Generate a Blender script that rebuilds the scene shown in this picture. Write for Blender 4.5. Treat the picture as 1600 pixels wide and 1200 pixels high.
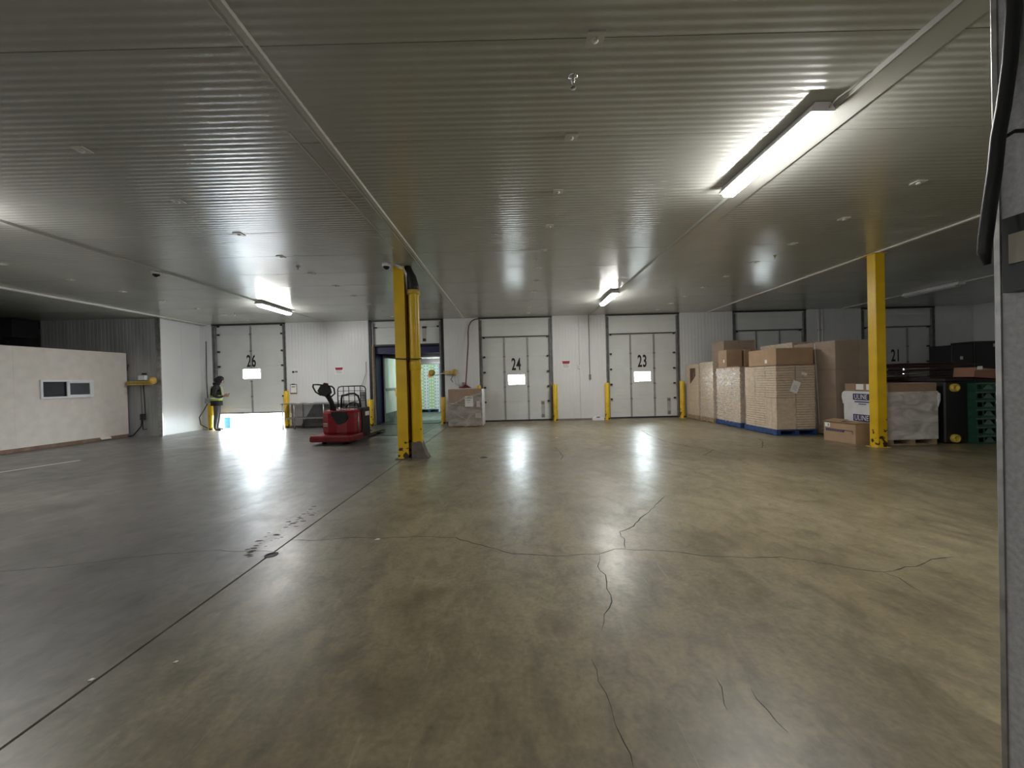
import bpy, bmesh, math, random
from mathutils import Vector, Matrix
random.seed(7)
PI = math.pi
for o in list(bpy.data.objects):
    bpy.data.objects.remove(o)
scene = bpy.context.scene
COL = scene.collection

# ------------------------------------------------------------------ camera, world, exposure, lights
CAM_H = 1.35
ROLL, PITCH = 0.0255, 5 / 600
cd = bpy.data.cameras.new('camera')
cd.sensor_width = 36; cd.lens = 36 * 600 / 1600; cd.clip_start = 0.05; cd.clip_end = 300
cam = bpy.data.objects.new('camera', cd); COL.objects.link(cam)
fwd = Vector((0, math.cos(PITCH), -math.sin(PITCH)))
right = Vector((math.cos(ROLL), 0, -math.sin(ROLL)))
up = right.cross(fwd).normalized()
right = fwd.cross(up).normalized()
m = Matrix((right, up, -fwd)).transposed().to_4x4()
m.translation = (0, 0, CAM_H)
cam.matrix_world = m
scene.camera = cam

SKY = 19.0                 # bright overcast sky outside
LAMP = 44.0               # ceiling fixtures
TRAILER_LAMP = 95.0      # dock light aimed into the trailer
scene.view_settings.view_transform = 'Standard'
scene.view_settings.look = 'None'
scene.view_settings.gamma = 1
scene.view_settings.use_curve_mapping = False
scene.view_settings.exposure = 1.65

world = bpy.data.worlds.new('overcast'); scene.world = world
world.use_nodes = True
bg = world.node_tree.nodes['Background']
bg.inputs[0].default_value = (0.86, 0.93, 1.0, 1); bg.inputs[1].default_value = SKY

D = 12.7        # dock wall
H = 3.46        # ceiling height

def at(x, y, z=0.0):
    """floor-level point seen at photo pixel (x, y)"""
    dx, dy = x - 800, y - 600
    u = dx * math.cos(ROLL) - dy * math.sin(ROLL)
    v = dx * math.sin(ROLL) + dy * math.cos(ROLL)
    X, Z = u / 600, -v / 600
    Y, Z = math.cos(PITCH) + Z * math.sin(PITCH), -math.sin(PITCH) + Z * math.cos(PITCH)
    t = (z - CAM_H) / Z
    return (X * t, Y * t)

# ------------------------------------------------------------------ materials
MATS = {}
def nodes(name):
    mt = bpy.data.materials.new(name); mt.use_nodes = True
    nt = mt.node_tree
    return mt, nt, nt.nodes['Principled BSDF']

def mat(name, color, rough=0.5, metal=0.0, var=0.08, scale=6.0, bump=0.0, bscale=40.0, spec=0.5, stretch=(1, 1, 1), c2=None, coat=0.0):
    if name in MATS: return MATS[name]
    mt, nt, b = nodes(name)
    tc = nt.nodes.new('ShaderNodeTexCoord')
    mp = nt.nodes.new('ShaderNodeMapping'); mp.inputs['Scale'].default_value = stretch
    nt.links.new(tc.outputs['Object'], mp.inputs['Vector'])
    nz = nt.nodes.new('ShaderNodeTexNoise'); nz.inputs['Scale'].default_value = scale; nz.inputs['Detail'].default_value = 5
    nt.links.new(mp.outputs[0], nz.inputs['Vector'])
    rp = nt.nodes.new('ShaderNodeValToRGB')
    c = Vector(color)
    lo = [max(0, q * (1 - var)) for q in color]; hi = [min(1, q * (1 + var)) for q in color]
    if c2: lo = list(c2)
    rp.color_ramp.elements[0].position = 0.35; rp.color_ramp.elements[1].position = 0.65
    rp.color_ramp.elements[0].color = (*lo, 1); rp.color_ramp.elements[1].color = (*hi, 1)
    nt.links.new(nz.outputs[0], rp.inputs[0]); nt.links.new(rp.outputs[0], b.inputs['Base Color'])
    b.inputs['Roughness'].default_value = rough; b.inputs['Metallic'].default_value = metal
    b.inputs['Specular IOR Level'].default_value = spec
    if coat: b.inputs['Coat Weight'].default_value = coat; b.inputs['Coat Roughness'].default_value = .2
    if bump:
        n2 = nt.nodes.new('ShaderNodeTexNoise'); n2.inputs['Scale'].default_value = bscale; n2.inputs['Detail'].default_value = 3
        nt.links.new(mp.outputs[0], n2.inputs['Vector'])
        bp = nt.nodes.new('ShaderNodeBump'); bp.inputs['Strength'].default_value = bump; bp.inputs['Distance'].default_value = 0.02
        nt.links.new(n2.outputs[0], bp.inputs['Height']); nt.links.new(bp.outputs[0], b.inputs['Normal'])
    MATS[name] = mt
    return mt

def emit(name, color, strength):
    if name in MATS: return MATS[name]
    mt, nt, b = nodes(name)
    b.inputs['Base Color'].default_value = (.8, .8, .8, 1)
    b.inputs['Emission Color'].default_value = (*color, 1); b.inputs['Emission Strength'].default_value = strength
    MATS[name] = mt
    return mt

def film(name, color, alpha, rough=0.12, bscale=9, bump=0.5):
    """stretch wrap: thin clear film with wrinkles, partly transparent"""
    if name in MATS: return MATS[name]
    mt, nt, b = nodes(name)
    b.inputs['Base Color'].default_value = (*color, 1); b.inputs['Roughness'].default_value = rough
    tc = nt.nodes.new('ShaderNodeTexCoord')
    mp = nt.nodes.new('ShaderNodeMapping'); mp.inputs['Scale'].default_value = (1, 1, 2.2); mp.inputs['Rotation'].default_value = (0.3, 0.2, 0)
    nt.links.new(tc.outputs['Object'], mp.inputs['Vector'])
    nz = nt.nodes.new('ShaderNodeTexNoise'); nz.inputs['Scale'].default_value = bscale; nz.inputs['Detail'].default_value = 4; nz.inputs['Distortion'].default_value = 1.2
    nt.links.new(mp.outputs[0], nz.inputs['Vector'])
    bp = nt.nodes.new('ShaderNodeBump'); bp.inputs['Strength'].default_value = bump; bp.inputs['Distance'].default_value = 0.03
    nt.links.new(nz.outputs[0], bp.inputs['Height']); nt.links.new(bp.outputs[0], b.inputs['Normal'])
    mr = nt.nodes.new('ShaderNodeMapRange'); mr.inputs['From Min'].default_value = .35; mr.inputs['From Max'].default_value = .7
    mr.inputs['To Min'].default_value = alpha * .6; mr.inputs['To Max'].default_value = min(1, alpha * 1.5)
    nt.links.new(nz.outputs[0], mr.inputs['Value']); nt.links.new(mr.outputs[0], b.inputs['Alpha'])
    MATS[name] = mt
    return mt

def yellow_paint():
    """safety yellow with chips and rust towards the base (wear), on posts"""
    if 'safety_yellow' in MATS: return MATS['safety_yellow']
    mt, nt, b = nodes('safety_yellow')
    tc = nt.nodes.new('ShaderNodeTexCoord')
    nz = nt.nodes.new('ShaderNodeTexNoise'); nz.inputs['Scale'].default_value = 11; nz.inputs['Detail'].default_value = 4
    nt.links.new(tc.outputs['Object'], nz.inputs['Vector'])
    sp = nt.nodes.new('ShaderNodeSeparateXYZ'); nt.links.new(tc.outputs['Object'], sp.inputs[0])
    mr = nt.nodes.new('ShaderNodeMapRange'); mr.inputs['From Min'].default_value = 0; mr.inputs['From Max'].default_value = 0.75
    mr.inputs['To Min'].default_value = 0.16; mr.inputs['To Max'].default_value = -0.09
    nt.links.new(sp.outputs['Z'], mr.inputs['Value'])
    ad = nt.nodes.new('ShaderNodeMath'); ad.operation = 'ADD'
    nt.links.new(nz.outputs[0], ad.inputs[0]); nt.links.new(mr.outputs[0], ad.inputs[1])
    gt = nt.nodes.new('ShaderNodeMapRange'); gt.inputs['From Min'].default_value = 0.66; gt.inputs['From Max'].default_value = 0.685
    nt.links.new(ad.outputs[0], gt.inputs['Value'])
    n2 = nt.nodes.new('ShaderNodeTexNoise'); n2.inputs['Scale'].default_value = 3; nt.links.new(tc.outputs['Object'], n2.inputs['Vector'])
    r2 = nt.nodes.new('ShaderNodeValToRGB')
    r2.color_ramp.elements[0].position = .3; r2.color_ramp.elements[1].position = .7
    r2.color_ramp.elements[0].color = (.64, .40, .006, 1); r2.color_ramp.elements[1].color = (.78, .52, .01, 1)
    nt.links.new(n2.outputs[0], r2.inputs[0])
    mx = nt.nodes.new('ShaderNodeMix'); mx.data_type = 'RGBA'
    nt.links.new(gt.outputs[0], mx.inputs['Factor']); nt.links.new(r2.outputs[0], mx.inputs['A'])
    mx.inputs['B'].default_value = (.045, .018, .012, 1)
    nt.links.new(mx.outputs['Result'], b.inputs['Base Color'])
    b.inputs['Roughness'].default_value = .33
    MATS['safety_yellow'] = mt
    return mt

def concrete():
    mt, nt, b = nodes('polished_concrete')
    L = nt.links.new
    tc = nt.nodes.new('ShaderNodeTexCoord')
    def noise(scale, detail=6, dist=0.0, stretch=None, rot=0):
        n = nt.nodes.new('ShaderNodeTexNoise'); n.inputs['Scale'].default_value = scale
        n.inputs['Detail'].default_value = detail; n.inputs['Distortion'].default_value = dist
        if stretch:
            mp = nt.nodes.new('ShaderNodeMapping'); mp.inputs['Scale'].default_value = stretch; mp.inputs['Rotation'].default_value = (0, 0, rot)
            L(tc.outputs['Object'], mp.inputs[0]); L(mp.outputs[0], n.inputs['Vector'])
        else: L(tc.outputs['Object'], n.inputs['Vector'])
        return n
    def ramp(src, stops):
        r = nt.nodes.new('ShaderNodeValToRGB')
        while len(r.color_ramp.elements) < len(stops): r.color_ramp.elements.new(.5)
        for e, (p, c) in zip(r.color_ramp.elements, stops): e.position = p; e.color = (*c, 1)
        L(src.outputs[0], r.inputs[0]); return r
    def mix(f, a, c, mode='MIX', fac=None):
        x = nt.nodes.new('ShaderNodeMix'); x.data_type = 'RGBA'; x.blend_type = mode
        if f is not None: L(f, x.inputs['Factor'])
        if fac is not None: x.inputs['Factor'].default_value = fac
        L(a, x.inputs['A']); L(c, x.inputs['B']); return x.outputs['Result']
    base = ramp(noise(.55, 7, .6), [(.3, (.165, .138, .085)), (.5, (.225, .192, .122)), (.72, (.29, .25, .165))])
    mottle = ramp(noise(3.2, 8, 1.5, (1, .6, 1), .5), [(.3, (.66, .64, .60)), (.5, (.98, .98, .98)), (.7, (1.22, 1.2, 1.13))])
    fine = ramp(noise(38, 6), [(.3, (.84, .84, .84)), (.7, (1.12, 1.12, 1.12))])
    md_ = ramp(noise(9.0, 8, 1.2, (1, .7, 1), .5), [(.32, (.74, .73, .70)), (.5, (1, 1, 1)), (.68, (1.18, 1.17, 1.12))])
    c = mix(None, base.outputs[0], mottle.outputs[0], 'MULTIPLY', .8)
    c = mix(None, c, md_.outputs[0], 'MULTIPLY', .7)
    c = mix(None, c, fine.outputs[0], 'MULTIPLY', 1)
    # greyer, darker traffic lane on the left of the joint, olive brown on the right
    sp = nt.nodes.new('ShaderNodeSeparateXYZ'); L(tc.outputs['Object'], sp.inputs[0])
    mr = nt.nodes.new('ShaderNodeMapRange'); mr.inputs['From Min'].default_value = -2.4; mr.inputs['From Max'].default_value = -1.4
    L(sp.outputs['X'], mr.inputs['Value'])
    gr = ramp(noise(.7, 6, .8), [(.3, (.105, .10, .095)), (.7, (.165, .158, .15))])
    g2 = mix(None, gr.outputs[0], mottle.outputs[0], 'MULTIPLY', .6)
    g2 = mix(None, g2, md_.outputs[0], 'MULTIPLY', .6)
    c = mix(mr.outputs[0], g2, c)
    # rubber marks: long faint curved streaks
    st = ramp(noise(1.6, 3, 2.5, (.22, 3.2, 1), .9), [(.62, (1, 1, 1)), (.68, (.78, .76, .74))])
    c = mix(None, c, st.outputs[0], 'MULTIPLY', .2)
    # light scuffs
    sc = ramp(noise(5.5, 4, .5, (4.5, .35, 1), .55), [(.69, (0, 0, 0)), (.74, (.09, .085, .07))])
    c = mix(None, c, sc.outputs[0], 'ADD', .6)
    L(c, b.inputs['Base Color'])
    rr = nt.nodes.new('ShaderNodeMapRange'); rr.inputs['To Min'].default_value = .34; rr.inputs['To Max'].default_value = .50
    rr.inputs['From Min'].default_value = .3; rr.inputs['From Max'].default_value = .7
    L(noise(2.3, 7, 1.0).outputs[0], rr.inputs['Value']); L(rr.outputs[0], b.inputs['Roughness'])
    b.inputs['Specular IOR Level'].default_value = .40; b.inputs['Coat Weight'].default_value = .30; b.inputs['Coat Roughness'].default_value = .27
    bp = nt.nodes.new('ShaderNodeBump'); bp.inputs['Strength'].default_value = .35; bp.inputs['Distance'].default_value = .004
    L(noise(4.0, 5, .8).outputs[0], bp.inputs['Height'])
    L(bp.outputs[0], b.inputs['Normal'])
    return mt

M_floor = concrete()
M_ceil = mat('ceiling_paint', (.48, .487, .45), .22, var=.05, scale=.9, spec=.6, coat=.35)
M_trim = mat('batten_paint', (.62, .61, .56), .35, var=.04)
M_wall = mat('white_wall_panel', (.72, .73, .73), .38, var=.035, scale=.8)
M_wall2 = mat('grey_wall_panel', (.33, .34, .335), .5, var=.16, scale=2.2, stretch=(1.5, 1, .3))
M_door = mat('door_white', (.69, .71, .69), .42, var=.035, scale=2)
M_dark = mat('dark_steel', (.05, .05, .055), .5, .4, var=.2)
M_track = mat('galvanised_track', (.22, .22, .22), .5, .2, var=.2)
M_galv = mat('galvanised', (.38, .38, .37), .4, .8, var=.2, scale=14)
M_sheet = mat('grey_metal_sheet', (.20, .20, .205), .5, .2, var=.15, scale=4)
M_black = mat('black_rubber', (.012, .012, .014), .5, var=.2)
M_blackp = mat('black_plastic', (.009, .009, .011), .4, var=.2)
M_yel = yellow_paint()
M_red = mat('red_truck_paint', (.23, .007, .016), .24, var=.12, scale=5, coat=.5)
M_redd = mat('dark_red_paint', (.17, .008, .014), .35, var=.15)
M_redpipe = mat('dark_red_pipe', (.12, .02, .03), .35, var=.15)
M_card = mat('cardboard', (.40, .27, .165), .75, var=.07, scale=5, bump=.1)
M_card2 = mat('brown_cardboard', (.31, .21, .135), .75, var=.09, scale=4)
M_card3 = mat('pale_cardboard', (.60, .47, .325), .75, var=.08, scale=9)
M_cardd = mat('dark_cardboard', (.12, .065, .045), .8, var=.2)
M_wood = mat('pallet_wood', (.33, .24, .15), .8, var=.2, scale=9)
M_plate = mat('floor_plate_wood', (.20, .13, .09), .8, var=.2, scale=6)
M_bluep = mat('blue_pallet_paint', (.018, .055, .18), .6, var=.25, scale=12)
M_blue = mat('navy_dock_frame', (.010, .013, .075), .5, var=.15)
M_paper = mat('white_paper', (.80, .80, .78), .6, var=.02)
M_ink = mat('black_ink', (.015, .015, .017), .6, var=.05)
M_navy = mat('navy_print', (.03, .03, .13), .6, var=.08)
M_bag = mat('white_poly_bag', (.72, .73, .75), .3, var=.06, scale=5, bump=.5, bscale=7)
M_signred = mat('sign_red', (.42, .04, .07), .5, var=.05)
M_office = mat('painted_plywood', (.70, .655, .60), .55, var=.05, scale=5)
M_vinyl = mat('white_vinyl', (.78, .79, .82), .35, var=.02)
M_chips = mat('sealant_dark', (.03, .027, .022), .8, var=.2)
M_white = mat('white_paint', (.75, .75, .72), .45, var=.05)
M_boot = mat('concrete_boot', (.13, .11, .09), .8, var=.2, scale=10)
M_green = mat('green_crate', (.018, .075, .05), .45, var=.2)
M_greenl = mat('pale_green_crate', (.09, .15, .12), .5, var=.2)
M_carton = mat('pale_green_carton', (.50, .66, .38), .6, var=.12, scale=3)
M_cartonw = mat('white_carton', (.78, .85, .88), .6, var=.06)
M_trl = mat('trailer_liner', (.55, .62, .57), .45, var=.16, scale=1.6, stretch=(1, 1, .6))
M_trf = mat('trailer_floor', (.16, .19, .19), .5, var=.25, scale=5)
M_orange = mat('orange_sticker', (.85, .13, .03), .6, var=.03)
M_brass = mat('aged_yellow_plastic', (.60, .43, .06), .4, var=.15, scale=15)
M_skin = mat('skin', (.35, .19, .13), .5, var=.05)
M_jacket = mat('dark_jacket_cloth', (.018, .018, .022), .85, var=.2)
M_trous = mat('grey_trousers_cloth', (.07, .066, .063), .85, var=.15)
M_shoe = mat('dark_shoe', (.03, .022, .02), .6, var=.1)
M_vest = mat('hi_vis_cloth', (.38, .52, .06), .7, var=.06)
M_reflt = mat('reflective_tape', (.75, .78, .70), .4, var=.03)
M_cyan = mat('sky_blue_plastic', (.10, .36, .50), .45, var=.06)
M_yard = mat('yard_concrete', (.30, .29, .28), .9, var=.06)
M_wrap = film('stretch_wrap', (.85, .82, .78), .16, .16, 8)
M_wrapw = film('cloudy_stretch_wrap', (.80, .76, .70), .34, .24, 6)
M_chrome = mat('chrome', (.8, .8, .8), .12, 1, var=.02)

def glass():
    mt, nt, b = nodes('window_glass')
    nt.nodes.remove(b)
    out = nt.nodes['Material Output']
    tr = nt.nodes.new('ShaderNodeBsdfTransparent'); tr.inputs[0].default_value = (.93, .96, .95, 1)
    gl = nt.nodes.new('ShaderNodeBsdfGlossy'); gl.inputs['Roughness'].default_value = .03
    fr = nt.nodes.new('ShaderNodeFresnel'); fr.inputs[0].default_value = 1.45
    mx = nt.nodes.new('ShaderNodeMixShader')
    nt.links.new(fr.outputs[0], mx.inputs[0]); nt.links.new(tr.outputs[0], mx.inputs[1]); nt.links.new(gl.outputs[0], mx.inputs[2])
    nt.links.new(mx.outputs[0], out.inputs[0])
    return mt
M_glass = glass()

def translucent_roof():
    mt, nt, b = nodes('translucent_trailer_roof')
    nt.nodes.remove(b)
    t = nt.nodes.new('ShaderNodeBsdfTranslucent'); t.inputs[0].default_value = (.10, .12, .10, 1)
    nt.links.new(t.outputs[0], nt.nodes['Material Output'].inputs[0])
    return mt

# ------------------------------------------------------------------ mesh helpers
class MB:
    def __init__(self): self.v = []; self.f = []; self.fm = []; self.mi = 0; self.sm = []
    def add(self, vs, fs, smooth=False):
        n = len(self.v); self.v += [tuple(v) for v in vs]
        for f in fs: self.f.append([i + n for i in f]); self.fm.append(self.mi); self.sm.append(smooth)
        return self
    def box(self, x0, x1, y0, y1, z0, z1, M=None):
        vs = [Vector(p) for p in ((x0,y0,z0),(x1,y0,z0),(x1,y1,z0),(x0,y1,z0),(x0,y0,z1),(x1,y0,z1),(x1,y1,z1),(x0,y1,z1))]
        if M: vs = [M @ v for v in vs]
        return self.add(vs, [(0,3,2,1),(4,5,6,7),(0,1,5,4),(1,2,6,5),(2,3,7,6),(3,0,4,7)])
    def bbox(self, x0, x1, y0, y1, z0, z1, r, M=None):
        """box with chamfered vertical edges and top edge"""
        def ring(i, z): return [(x0+i+ (r if k in (0,7) else 0) if k in (0,7) else 0, 0, 0) for k in range(0)]
        def oct(s, z):
            a, b_, c, d = x0+s, x1-s, y0+s, y1-s
            q = max(r-s*.5, .0005)
            return [(a+q,c,z),(b_-q,c,z),(b_,c+q,z),(b_,d-q,z),(b_-q,d,z),(a+q,d,z),(a,d-q,z),(a,c+q,z)]
        vs = oct(r*.6, z0) + oct(0, z0+r*.6) + oct(0, z1-r) + oct(r*.6, z1)
        vs = [Vector(p) for p in vs]
        if M: vs = [M @ v for v in vs]
        fs = [tuple(reversed(range(8))), tuple(range(24, 32))]
        for l in range(3):
            for k in range(8):
                fs.append((l*8+k, l*8+(k+1)%8, l*8+8+(k+1)%8, l*8+8+k))
        return self.add(vs, fs)
    def prism(self, pts, axis, a0, a1, M=None):
        """extrude a 2D outline; axis 'x','y','z'"""
        def P(p, a): return {'x': (a, p[0], p[1]), 'y': (p[0], a, p[1]), 'z': (p[0], p[1], a)}[axis]
        n = len(pts)
        vs = [Vector(P(p, a0)) for p in pts] + [Vector(P(p, a1)) for p in pts]
        if M: vs = [M @ v for v in vs]
        fs = [tuple(reversed(range(n))), tuple(range(n, 2*n))] + [(k, (k+1)%n, n+(k+1)%n, n+k) for k in range(n)]
        return self.add(vs, fs)
    def tube(self, pts, r, seg=10, cap=True, smooth=True):
        pts = [Vector(p) for p in pts]; n = len(pts)
        rs = r if isinstance(r, (list, tuple)) else [r]*n
        t0 = (pts[1]-pts[0]).normalized()
        ref = Vector((0,0,1)) if abs(t0.z) < .9 else Vector((0,1,0))
        nrm = t0.cross(ref).normalized()
        vs = []
        for i, p in enumerate(pts):
            if i == 0: t = (pts[1]-pts[0])
            elif i == n-1: t = pts[-1]-pts[-2]
            else: t = (pts[i+1]-pts[i]).normalized() + (pts[i]-pts[i-1]).normalized()
            t.normalize()
            nrm = (nrm - t*nrm.dot(t)).normalized()
            b = t.cross(nrm)
            for k in range(seg):
                a = 2*PI*k/seg
                vs.append(p + (nrm*math.cos(a) + b*math.sin(a))*rs[i])
        fs = []
        for i in range(n-1):
            for k in range(seg):
                fs.append((i*seg+k, i*seg+(k+1)%seg, (i+1)*seg+(k+1)%seg, (i+1)*seg+k))
        self.add(vs, fs, smooth)
        if cap:
            m_ = len(self.v) - len(vs)
            self.f.append([m_+k for k in reversed(range(seg))]); self.fm.append(self.mi); self.sm.append(False)
            self.f.append([m_+(n-1)*seg+k for k in range(seg)]); self.fm.append(self.mi); self.sm.append(False)
        return self
    def lathe(self, prof, c=(0,0,0), seg=20, M=None, smooth=True):
        vs = []
        for r, z in prof:
            for k in range(seg):
                a = 2*PI*k/seg; vs.append(Vector((r*math.cos(a), r*math.sin(a), z)))
        if M: vs = [M @ v for v in vs]
        c = Vector(c); vs = [v + c for v in vs]
        fs = []
        for i in range(len(prof)-1):
            for k in range(seg):
                fs.append((i*seg+k, i*seg+(k+1)%seg, (i+1)*seg+(k+1)%seg, (i+1)*seg+k))
        return self.add(vs, fs, smooth)
    def build(self, name, mt=None, parent=None, loc=None):
        me = bpy.data.meshes.new(name); me.from_pydata(self.v, [], self.f)
        me.polygons.foreach_set('use_smooth', self.sm)
        mts = mt if isinstance(mt, (list, tuple)) else [mt]
        for q in mts: me.materials.append(q)
        if len(mts) > 1: me.polygons.foreach_set('material_index', self.fm)
        me.update()
        o = bpy.data.objects.new(name, me); COL.objects.link(o)
        if parent: o.parent = parent
        if loc: o.location = loc
        return o

def tag(o, label=None, cat=None, group=None, kind=None):
    if label: o['label'] = label
    if cat: o['category'] = cat
    if group: o['group'] = group
    if kind: o['kind'] = kind
    return o
def thing(name, label, cat, loc=(0,0,0), rz=0, group=None):
    o = bpy.data.objects.new(name, None); COL.objects.link(o)
    o.location = loc; o.rotation_euler = (0,0,rz); o.empty_display_size = .2
    return tag(o, label, cat, group)
def struct(name):
    o = bpy.data.objects.new(name, None); COL.objects.link(o); o['kind'] = 'structure'; return o
def sharedcopy(src, name, parent, loc=(0,0,0)):
    c = src.copy(); COL.objects.link(c); c.parent = parent; c.location = loc; return c
def copy_tree(o, parent=None):
    c = o.copy(); COL.objects.link(c); c.parent = parent
    for ch in list(o.children): copy_tree(ch, c)
    return c
_tc = {}
def text(s, name, size, mt, parent, loc, rot=(PI/2,0,0), sx=1.0, off=0.0, depth=.002, align='LEFT'):
    cu = bpy.data.curves.new(name, 'FONT'); cu.body = s; cu.size = size; cu.extrude = depth; cu.offset = off
    cu.align_x = align; cu.space_character = 1.08; cu.resolution_u = 4
    t = bpy.data.objects.new(name, cu); COL.objects.link(t)
    bpy.context.view_layer.update()
    dg = bpy.context.evaluated_depsgraph_get()
    me = bpy.data.meshes.new_from_object(t.evaluated_get(dg))
    bpy.data.objects.remove(t)
    me.materials.clear(); me.materials.append(mt)
    o = bpy.data.objects.new(name, me); COL.objects.link(o)
    o.parent = parent; o.location = loc; o.rotation_euler = rot; o.scale = (sx, 1, 1)
    return o

# ------------------------------------------------------------------ ceiling
P = 0.962; Y0 = 4.32                      # panel width, first seam seen
bays = [(-17.0, -10.05), (-10.05, -6.19), (-6.19, -1.54), (-1.54, 2.74), (2.74, 6.5), (6.5, 10.9), (10.9, 15.5)]
ceiling = struct('ceiling')
NR = 14
def ceil_panel(x0, x1):
    b = MB(); seg = NR*8; g = .002
    ys = [g + (P-2*g)*k/seg for k in range(seg+1)]
    zs = [0.0010*(1-math.cos(2*PI*NR*k/seg))/2*-2 + .0010 for k in range(seg+1)]
    vs = []
    for y, z in zip(ys, zs): vs += [(x0+.004, y, z), (x1-.004, y, z)]
    fs = [(2*k, 2*k+2, 2*k+3, 2*k+1) for k in range(seg)]
    b.add(vs, fs, True)
    # returned edges at the seams
    b.add([(x0, g, 0), (x1, g, 0), (x1, g, .009), (x0, g, .009)], [(0,1,2,3)])
    b.add([(x0, P-g, 0), (x1, P-g, 0), (x1, P-g, .009), (x0, P-g, .009)], [(3,2,1,0)])
    return b
for x0, x1 in bays:
    src = None
    k0 = -8 if x1 > -12 else -6
    for k in range(-8, 9):
        y = Y0 + k*P
        if y > D: continue
        if src is None:
            src = ceil_panel(x0, x1).build('ceiling_panel', M_ceil, ceiling, (0, y, H))
        else: sharedcopy(src, 'ceiling_panel', ceiling, (0, y, H))
MB().box(-17.2, 15.7, -4.2, D+.3, H+.0095, H+.3).build('roof_deck', M_dark, ceiling)
# battens over the bay joints
def batten(x, w, h, mt, name='batten', y0=-3.6, y1=D-.02):
    MB().prism([(x-w/2, H+.001), (x-w/2+h*.4, H-h), (x+w/2-h*.4, H-h), (x+w/2, H+.001)], 'y', y0, y1).build(name, mt, ceiling)
batten(-1.54, .06, .02, M_trim); batten(-1.60, .015, .008, M_trim)
batten(-6.19, .09, .015, M_ceil); batten(-6.15, .035, .03, M_ceil)
batten(2.74, .22, .012, M_ceil); batten(2.60, .03, .03, M_ceil)
batten(6.5, .07, .02, M_trim)
batten(-10.05, .09, .03, M_trim)
batten(10.9, .05, .02, M_trim)
b = MB(); b.box(-1.80, -1.787, 3.2, 6.0, H-.006, H+.001)
for (z) in (0,): pass
b.build('batten', M_trim, ceiling)
# round/square hanger plates at every panel seam
pl = MB(); pl.box(-.055, .055, -.05, .05, -.008, .0); pl.lathe([(.02, -.008), (.02, -.02), (.0, -.02)], seg=8)
psrc = None
for X in (-8.22, -3.69, .57, 4.61):
    for k in range(-2, 9):
        y = Y0 + k*P
        if y > D-.3: continue
        if psrc is None: psrc = pl.build('hanger_plate', M_trim, ceiling, (X, y, H-.002))
        else: sharedcopy(psrc, 'hanger_plate', ceiling, (X, y, H-.002))

# ------------------------------------------------------------------ floor
floor = struct('floor')
JX = -1.98
b = MB(); b.box(-17, JX-.008, -4, D+.6, -.25, 0); b.box(JX+.008, 15.5, -4, D+.6, -.25, 0)
b.build('floor_slab', M_floor, floor)
MB().box(JX-.008, JX+.008, -4, D, -.25, -.012).build('joint_filler', M_chips, floor)
def crack(px, w=.006, name='crack', z=.0006):
    pts = [Vector((*at(*p), 0)) for p in px]
    # jitter for a ragged line
    out = [pts[0]]
    for a, c in zip(pts, pts[1:]):
        n = max(2, int((c-a).length/.07))
        d = (c-a).normalized(); s = Vector((-d.y, d.x, 0))
        for k in range(1, n): out.append(a.lerp(c, k/n) + s*random.uniform(-.012, .012))
        out.append(c)
    b = MB(); vs = []
    for i, p in enumerate(out):
        t = (out[min(i+1, len(out)-1)] - out[max(i-1, 0)]).normalized(); s = Vector((-t.y, t.x, 0))
        ww = w*random.uniform(.35, 1.0)/2*(0.3 if i in (0, len(out)-1) else 1)
        vs += [p+s*ww+Vector((0,0,z)), p-s*ww+Vector((0,0,z)), p+s*ww, p-s*ww]
    fs = []
    for i in range(len(out)-1):
        a = 4*i; c = a+4
        fs += [(a, a+1, c+1, c), (a, c, c+2, a+2), (a+1, a+3, c+3, c+1)]
    b.add(vs, fs); return b.build(name, M_chips, floor)
crack([(0,893),(100,884),(200,871),(260,865),(330,860),(385,861),(428,862)], .008)
crack([(455,844),(500,844),(545,840),(600,841),(650,838),(712,840),(740,849),(800,865),(870,869),(935,866),(960,858),(977,858),(1040,861),(1095,868),(1160,871),(1220,870),(1260,875),(1320,886),(1380,894),(1440,882),(1455,874),(1490,870)], .010)
crack([(977,858),(976,843),(970,838),(968,831),(990,822),(1005,806),(1022,793),(1040,775)], .012)
crack([(937,867),(934,885),(946,898),(948,920),(956,940),(944,960),(940,985)], .008)
crack([(924,1030),(935,1065),(955,1105),(975,1160),(990,1200)], .004)
crack([(1002,672),(1015,680),(1040,690),(1080,698),(1115,703),(1098,712)], .02)
crack([(866,699),(874,705),(879,712),(877,719)], .02)
crack([(1118,1058),(1130,1090),(1137,1110)], .005); crack([(1173,1075),(1200,1110),(1232,1145)], .004)
crack([(1190,700),(1192,690),(1186,686)], .02)
crack([(1380,894),(1405,903),(1440,925)], .006)
# worn chips along the joint
b = MB()
for k in range(60):
    t = random.random(); px = 385 + 110*t + random.uniform(-10, 8); py = 868 - 72*t + random.uniform(-7, 5)
    x, y = at(px, py); s = random.uniform(.006, .022)
    a0 = random.random()*PI
    b.add([(x+s*random.uniform(.6,1.3)*math.cos(a0+q*PI/3)*1.6, y+s*.7*math.sin(a0+q*PI/3), .0007) for q in range(6)], [tuple(range(6))])
tag(b.build('worn_chips', M_chips, floor), kind='stuff')
# white painted line by the office
p0, p1 = at(0, 738), at(125, 719)
dv = (Vector(p1)-Vector(p0)).normalized(); p0 = Vector(p0)-dv*2.5; p1 = Vector(p1); nn = Vector((-dv.y, dv.x))*.035
MB().prism([tuple(p0+nn), tuple(p0-nn), tuple(p1-nn), tuple(p1+nn)], 'z', 0, .001).build('painted_line', M_white, floor)
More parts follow.
